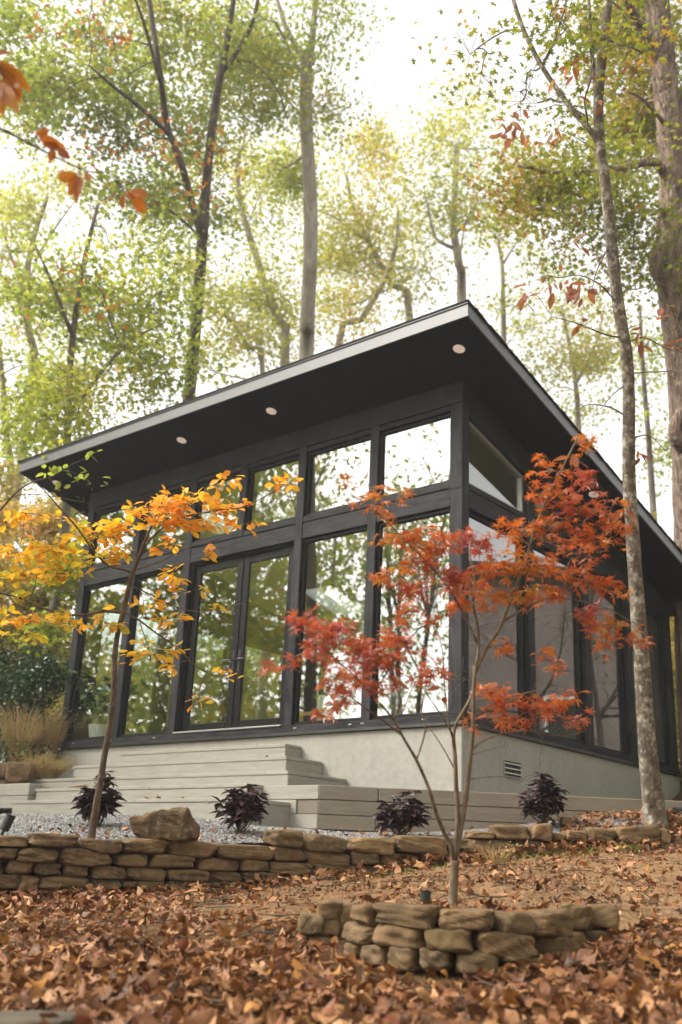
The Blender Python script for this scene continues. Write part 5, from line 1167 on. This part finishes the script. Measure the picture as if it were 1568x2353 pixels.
# on the gravel and on the planter soil
pg = np.array([S(u, 3340, wall_d(u)+rng.uniform(.15, 1.0))[:2] for u in rng.uniform(100, 2400, 230)]); scatter(lit, pg, bz, .04, .085, .5, .02)
ra = rng.random(260)*2*pi; rr_ = (RR-.16)*np.sqrt(rng.random(260)); scatter(lit, np.stack([RC[0]+np.cos(ra)*rr_, RC[1]+np.sin(ra)*rr_], -1), lambda x, y: 0*x+RC[2]-.02, .05, .105, .6, .03)
for (xa, xb_, yf, zt, zb_) in sdef:
    k_ = 13; q = np.column_stack([rng.uniform(xa+.2, xb_-.1, k_), yf+rng.uniform(.06, .26, k_)]); scatter(lit, q, lambda x, y, zt=zt: 0*x+zt+.003, .04, .08, .35, .0)
# beyond the cabin on the banks
xb = np.column_stack([rng.uniform(-16, -7, 1500), rng.uniform(-1., 10, 1500)]); scatter(lit, xb, ground_z, .07, .13, .4, .03)
tag(lit.build('leaf_litter', M['lf_litter'], smooth=True), 'fallen brown and rust leaves covering the ground', 'leaves', kind='stuff')
tw_ = MB()
for _ in range(170):
    d0 = math.sqrt(rng.uniform(9, 70)); p = cam_xy(np.array([d0]), np.array([d0*rng.uniform(-.45, .45)]))
    if in_ring(p)[0] or in_poly(p[:, 0], p[:, 1])[0]: continue
    an, L = rng.random()*pi, rng.uniform(.08, .32); q = [p[0]+np.array([math.cos(an), math.sin(an)])*L*t+rng.normal(size=2)*.012 for t in (-.5, -.15, .2, .5)]
    tube(tw_, [(x, y, float(ground_z(x, y))+.03+.02*rng.random()) for x, y in q], rng.uniform(.0025, .005), 5)
tag(tw_.build('twigs', M['bark_twig']), 'thin fallen twigs lying among the leaves', 'twigs', kind='stuff')
# gravel chips
ico = np.array([(1, 0, 0), (-1, 0, 0), (0, 1, 0), (0, -1, 0), (0, 0, .8), (0, 0, -.8)], float); icf = [np.array([[0, 2, 4], [2, 1, 4], [1, 3, 4], [3, 0, 4], [2, 0, 5], [1, 2, 5], [3, 1, 5], [0, 3, 5]])]
NG = 16000; ug = rng.uniform(-250, 2300, NG); tg_ = rng.random(NG); pgx = np.array([S(u, 3340, wall_d(u)+.08+t*(3.4 if u < 1000 else 1.6))[:2] for u, t in zip(ug, tg_)])
kk = in_poly(pgx[:, 0], pgx[:, 1]) & (pgx[:, 1] < -1.33); pgx = pgx[kk]; n = len(pgx); mb = MB()
put_leaves(mb, (ico, icf), np.column_stack([pgx, bz(pgx[:, 0], pgx[:, 1])+.004]), frames(rng.normal(size=(n, 3)), rng.normal(size=(n, 3))), rng.uniform(.006, .014, n))
tag(mb.build('gravel', M['pebble']), 'light grey gravel chips in the planting bed', 'gravel', kind='stuff')
# moss and grass blades at the wall foot
mb = MB(); uw = np.concatenate([rng.uniform(2050, 2560, 700), rng.uniform(1300, 1800, 350)]); pm = np.array([S(u, 3420, wall_d(u)-.03-abs(rng.normal())*.14)[:2] for u in uw]); zz = gz(pm[:, 0], pm[:, 1])
rand_leaves(mb, rng, LEAF_SIMPLE, np.column_stack([pm, zz+.01]), .035, 1.4, -1.)
a = rng.normal(size=140)*.25 - 2.2
tag(mb.build('moss', M['moss']), 'green moss and grass blades along the stone wall foot', 'moss', kind='stuff')

# ------------------------------------------------------------------ what the panes mirror: woods, neighbour house, fence
rng = np.random.default_rng(123); tb_, lb_ = MB(), MB()
def wood_tree(x, y, h, r, n, cr, low, lsize):
    z = float(gz(x, y)); lean = rng.normal(size=2)*.05
    P = np.array([(x+lean[0]*t*h+.15*math.sin(t*5+x), y+lean[1]*t*h+.15*math.cos(t*4+y), z-.2+t*h) for t in np.linspace(0, 1, 9)]); tube(tb_, P, np.linspace(r, r*.25, 9), 8, False)
    for _ in range(n):
        t = rng.uniform(low, 1.05); a = rng.random()*2*pi; q = cr*math.sqrt(rng.random())*(1.15-.5*t); c = np.array([x+math.cos(a)*q, y+math.sin(a)*q, z+t*h])
        k = int(t*8*.85); tube(tb_, [P[min(k, 8)], (P[min(k, 8)]+c)/2+(0, 0, .2), c], [.03, .018, .008], 4, False)
        pos = c+rng.normal(size=(95, 3))*(.95, .95, .65); rand_leaves(lb_, rng, LEAF_STAR5, pos, lsize, .8, .2)
def in_gap(x, y): return .52 < (x+1)/y < .98
for (x, y, h, r, n, cr, low) in [(-9, -15, 9, .14, 46, 2.6, .12), (-13, -13, 12, .2, 60, 3.2, .15), (-15, -9, 11, .18, 60, 3., .12), (-18, -14, 15, .25, 70, 3.6, .15), (-12, -19, 8, .12, 46, 2.6, .1), (-20, -20, 14, .22, 70, 3.8, .1), (-6, -19, 18, .24, 30, 3., .55), (-3.5, -22, 6, .1, 36, 2.6, .1),
   (-24, -9, 15, .24, 70, 4., .1), (-16, -26, 9, .2, 50, 3.4, .1), (-8, -28, 8, .2, 44, 3.2, .12), (2, -26, 17, .25, 30, 3.2, .6), (6, -24, 8, .15, 34, 2.8, .15), (12, -20, 16, .25, 44, 3.4, .3), (17, -12, 16, .25, 50, 3.6, .2), (-26, -22, 16, .25, 60, 4., .1), (-21, -3, 13, .2, 55, 3.2, .1), (-10.5, -11, 5, .07, 30, 1.8, .1), (-30, -14, 17, .3, 60, 4., .1)]:
    if in_gap(x, y):
        if h > 12: n, low, cr = int(n*.35), .55, cr*.8
        else: h, n, cr = 2.6, 26, 1.8
    wood_tree(x, y, h, r, n, cr, low, .30)
for (x, y, h) in [(12, 1, 11), (15, 6, 13), (13, -8, 12), (17, -1, 14)]:     # to the right of the clearing
    wood_tree(x, y, h, .14, 60, 2.6, .15, .28)
wood_tree(-10.6, -13.5, 13, .1, 12, 2.2, .62, .2); wood_tree(-11.6, -10.4, 17, .2, 16, 2.4, .72, .24); wood_tree(-11.2, -14.6, 11, .12, 15, 2.0, .42, .22); wood_tree(-13.5, -16.5, 12, .14, 12, 2.2, .5, .22)
for i in range(46):     # understorey along the edge of the clearing
    x, y = rng.uniform(-30, 16), rng.uniform(-32, -13)
    if x > -6 and y > -19: continue
    if x < -6 and rng.random() < .3: y = rng.uniform(-18, -6); x = rng.uniform(-27, -13)
    wood_tree(x, y, rng.uniform(2.5, 5.) if not in_gap(x, y) else rng.uniform(1.4, 2.4), .05, 26, 1.9, .1, .28)
wb1, wb2 = tb_, lb_; tb_, lb_ = MB(), MB()
for i in range(60):     # thicket on the slope behind the cabin, seen through its panes
    x = rng.uniform(-27, -.5); y = rng.uniform(11, 17) if i < 34 else rng.uniform(17, 27)
    if y < 12 and x < -8: continue
    wood_tree(x, y, rng.uniform(2.6, 4.2) + max(0, y-17)*.12, .05, 24, 1.7, .08, .26)
tk = thing('thicket', 'green and yellow thicket behind the cabin, seen through its panes', 'woods', (-6, 14, .8)); tk['kind'] = 'stuff'
tb_.build('trunk', M['bark_grey'], tk, smooth=True)['kind'] = 'stuff'; lb_.build('crown', M['lf_thicket'], tk)['kind'] = 'stuff'
tb_, lb_ = wb1, wb2
wd = thing('woodland', 'woods across the clearing, mirrored in the front panes', 'woods', (-10, -18, -2.6)); wd['kind'] = 'stuff'
tb_.build('trunk', M['bark_grey'], wd, smooth=True)['kind'] = 'stuff'; lb_.build('crown', M['lf_woods'], wd)['kind'] = 'stuff'
nh = thing('neighbour_house', 'mauve grey house mirrored in the right side panes', 'house', (9, 14, .2)); mb = MB()
rbox(mb, (5.0, 17.5), (14., 9.), 5., -.5, 6.2, .02); mb.build('wall', M['siding'], nh)
na, nb = np.array([5.0, 17.5]), np.array([14., 9.]); nd_ = (nb-na)/np.linalg.norm(nb-na); nn_ = np.array([nd_[1], -nd_[0]])
for s in (2.2, 5.2, 8.4):
    p0, p1 = na+nd_*s+nn_*.03, na+nd_*(s+1.0)+nn_*.03
    mb = MB(); rbox(mb, p0, p1, .05, 1.6, 3.1, .01); w_ = mb.build('window', M['white_pot'], nh, loc=(*p0, 1.6))
    mb = MB(); rbox(mb, p0+nd_*.08+nn_*.01, p1-nd_*.08+nn_*.01, .03, 1.7, 3.0, .004); mb.build('pane', M['door'], w_, loc=(*p0, 1.6))
mb = MB(); rbox(mb, na-nd_*.5+nn_*.5, nb+nd_*.5+nn_*.5, 6., 6.25, 6.5, .02); mb.build('roof', M['shingle'], nh)
cf = thing('chain_link_fence', 'chain link fence with dark posts mirrored in the right side panes', 'fence', (4.5, 9, .1)); fa, fb = np.array([2.2, 10.5]), np.array([9.5, 4.8]); fl = np.linalg.norm(fb-fa); fd = (fb-fa)/fl
fz = lambda p: float(gz(p[0], p[1]))
mb = MB(); tube(mb, [(*(fa+fd*s), fz(fa+fd*s)+1.25) for s in np.linspace(0, fl, 14)], .022, 8); mb.build('rail', M['door'], cf)
for s in np.linspace(0, fl, 5):
    p = fa+fd*s; mb = MB(); tube(mb, [(*p, fz(p)-.2), (*p, fz(p)+1.3)], .03, 8); mb.build('post', M['door'], cf, loc=(*p, fz(p)))
mb = MB()
for s in np.arange(-1.2, fl, .11):
    for sg in (1, -1):
        e0 = s if sg > 0 else s+1.2; e1 = e0+sg*1.2; t0, t1 = 0., 1.
        if e0 < 0 or e0 > fl or e1 < 0 or e1 > fl: continue
        p0, p1 = fa+fd*e0, fa+fd*e1; tube(mb, [(*p0, fz(p0)+.03), (*p1, fz(p1)+1.23)], .0035, 3, False)
mb.build('wire_mesh', M['metal'], cf)
for bx, by, bl, sd_ in ((3.2, 7.6, 'thin bare limbed tree mirrored in the second right side pane', 91), (2.5, 8.7, 'bare crooked tree mirrored in the third right side pane', 92), (2.0, 9.6, 'slim leafless tree mirrored in the last right side pane', 93)):
    T = Tree('bare_tree', bl, 'tree', (bx, by, float(gz(bx, by))), M['bark_dark'], sd_)
    T.limb(smooth_path([T.base-(0, 0, .1), T.base+(.1, 0, 1.2), T.base+(.25, .1, 2.4), T.base+(.2, .3, 4.)], 4), .06, .02, 8)
    T.limb(smooth_path([T.base+(.08, 0, 1.), T.base+(-.3, .2, 1.8), T.base+(-.5, .2, 3.0)], 4), .035, .012, 6)
    for _ in range(44): T.reach(T.base+np.array([T.rng.normal()*.9, T.rng.normal()*.9, T.rng.uniform(.9, 4.2)]), .005, 4, .3, .03, .1)
    for _ in range(9): T.clump(T.base+np.array([T.rng.normal()*.9, T.rng.normal()*.9, T.rng.uniform(.8, 4.5)]), .4, 26, LEAF_SIMPLE, M['lf_green'], .08)
    T.done()

# ------------------------------------------------------------------ autumn mist
hm, nt = new_mat('mist'); g = G(nt)
g.nt.links.new(g.n('ShaderNodeVolumePrincipled', {'Color': (.99, .99, .99, 1), 'Density': HAZE, 'Anisotropy': .3}).outputs[0], g.n('ShaderNodeOutputMaterial').inputs['Volume'])
mb = MB(); mb.add([(x, y, z) for z in (-8., 36.) for x, y in ((-45., -40.), (40., -40.), (40., 45.), (-45., 45.))], [np.array([[3, 2, 1, 0], [4, 5, 6, 7], [0, 1, 5, 4], [1, 2, 6, 5], [2, 3, 7, 6], [3, 0, 4, 7]])])
if HAZE: tag(mb.build('haze', hm), kind='stuff')
# ------------------------------------------------------------------ light, sky, camera
w = D.worlds.new('World'); SC.world = w; w.use_nodes = True; nt = w.node_tree; nt.nodes.clear(); g = G(nt)
SUN_EL, SUN_AZ = math.radians(42), math.radians(222)     # azimuth from +Y, clockwise: light from the front left
sky = g.n('ShaderNodeTexSky', sky_type='NISHITA', sun_disc=False, sun_elevation=SUN_EL, sun_rotation=SUN_AZ, air_density=1.0, dust_density=4.0, ozone_density=1.0, altitude=200.)
hs = g.n('ShaderNodeHueSaturation', {'Saturation': .12, 'Value': 1.0, 'Color': sky.outputs[0]})
warm = g.mix(1.0, hs.outputs[0], (1., .975, .93), 'MULTIPLY')
bgn = g.n('ShaderNodeBackground', {'Color': warm, 'Strength': .15})
g.n('ShaderNodeOutputWorld', {'Surface': bgn.outputs[0]})
sd = D.lights.new('sun', 'SUN'); sd.energy = 1.0; sd.angle = math.radians(25); sd.color = (1., .93, .84)
so = D.objects.new('sun', sd); COL.objects.link(so)
sdir = np.array([math.sin(SUN_AZ)*math.cos(SUN_EL), math.cos(SUN_AZ)*math.cos(SUN_EL), math.sin(SUN_EL)])
from mathutils import Vector, Matrix
so.rotation_euler = Vector(-sdir).to_track_quat('-Z', 'Y').to_euler(); so.location = (0, 0, 30)
cd = D.cameras.new('camera'); cam = D.objects.new('camera', cd); COL.objects.link(cam); SC.camera = cam
cd.sensor_fit = 'VERTICAL'; cd.sensor_height = 36.; cd.sensor_width = 24.; cd.lens = 4130.88/4096*36.; cd.clip_end = 2000.; cd.clip_start = .05
cd.dof.use_dof = True; cd.dof.focus_distance = 7.4; cd.dof.aperture_fstop = 1.7
m = Matrix([[*map(float, (RT[0][i], RT[1][i], -RT[2][i], CAM[i]))] for i in range(3)]+[[0, 0, 0, 1]]); cam.matrix_world = m
SC.view_settings.view_transform = 'Standard'; SC.view_settings.look = 'None'; SC.view_settings.exposure = 1.8; SC.view_settings.gamma = 1.0
cy = SC.cycles; cy.max_bounces = 8; cy.diffuse_bounces = 3; cy.glossy_bounces = 3; cy.transmission_bounces = 4; cy.transparent_max_bounces = 10; cy.use_denoising = True; cy.caustics_reflective = False; cy.caustics_refractive = False
try: cy.denoiser = 'OPENIMAGEDENOISE'
except Exception: pass
for o in D.objects:
    if '_w' in o: del o['_w']
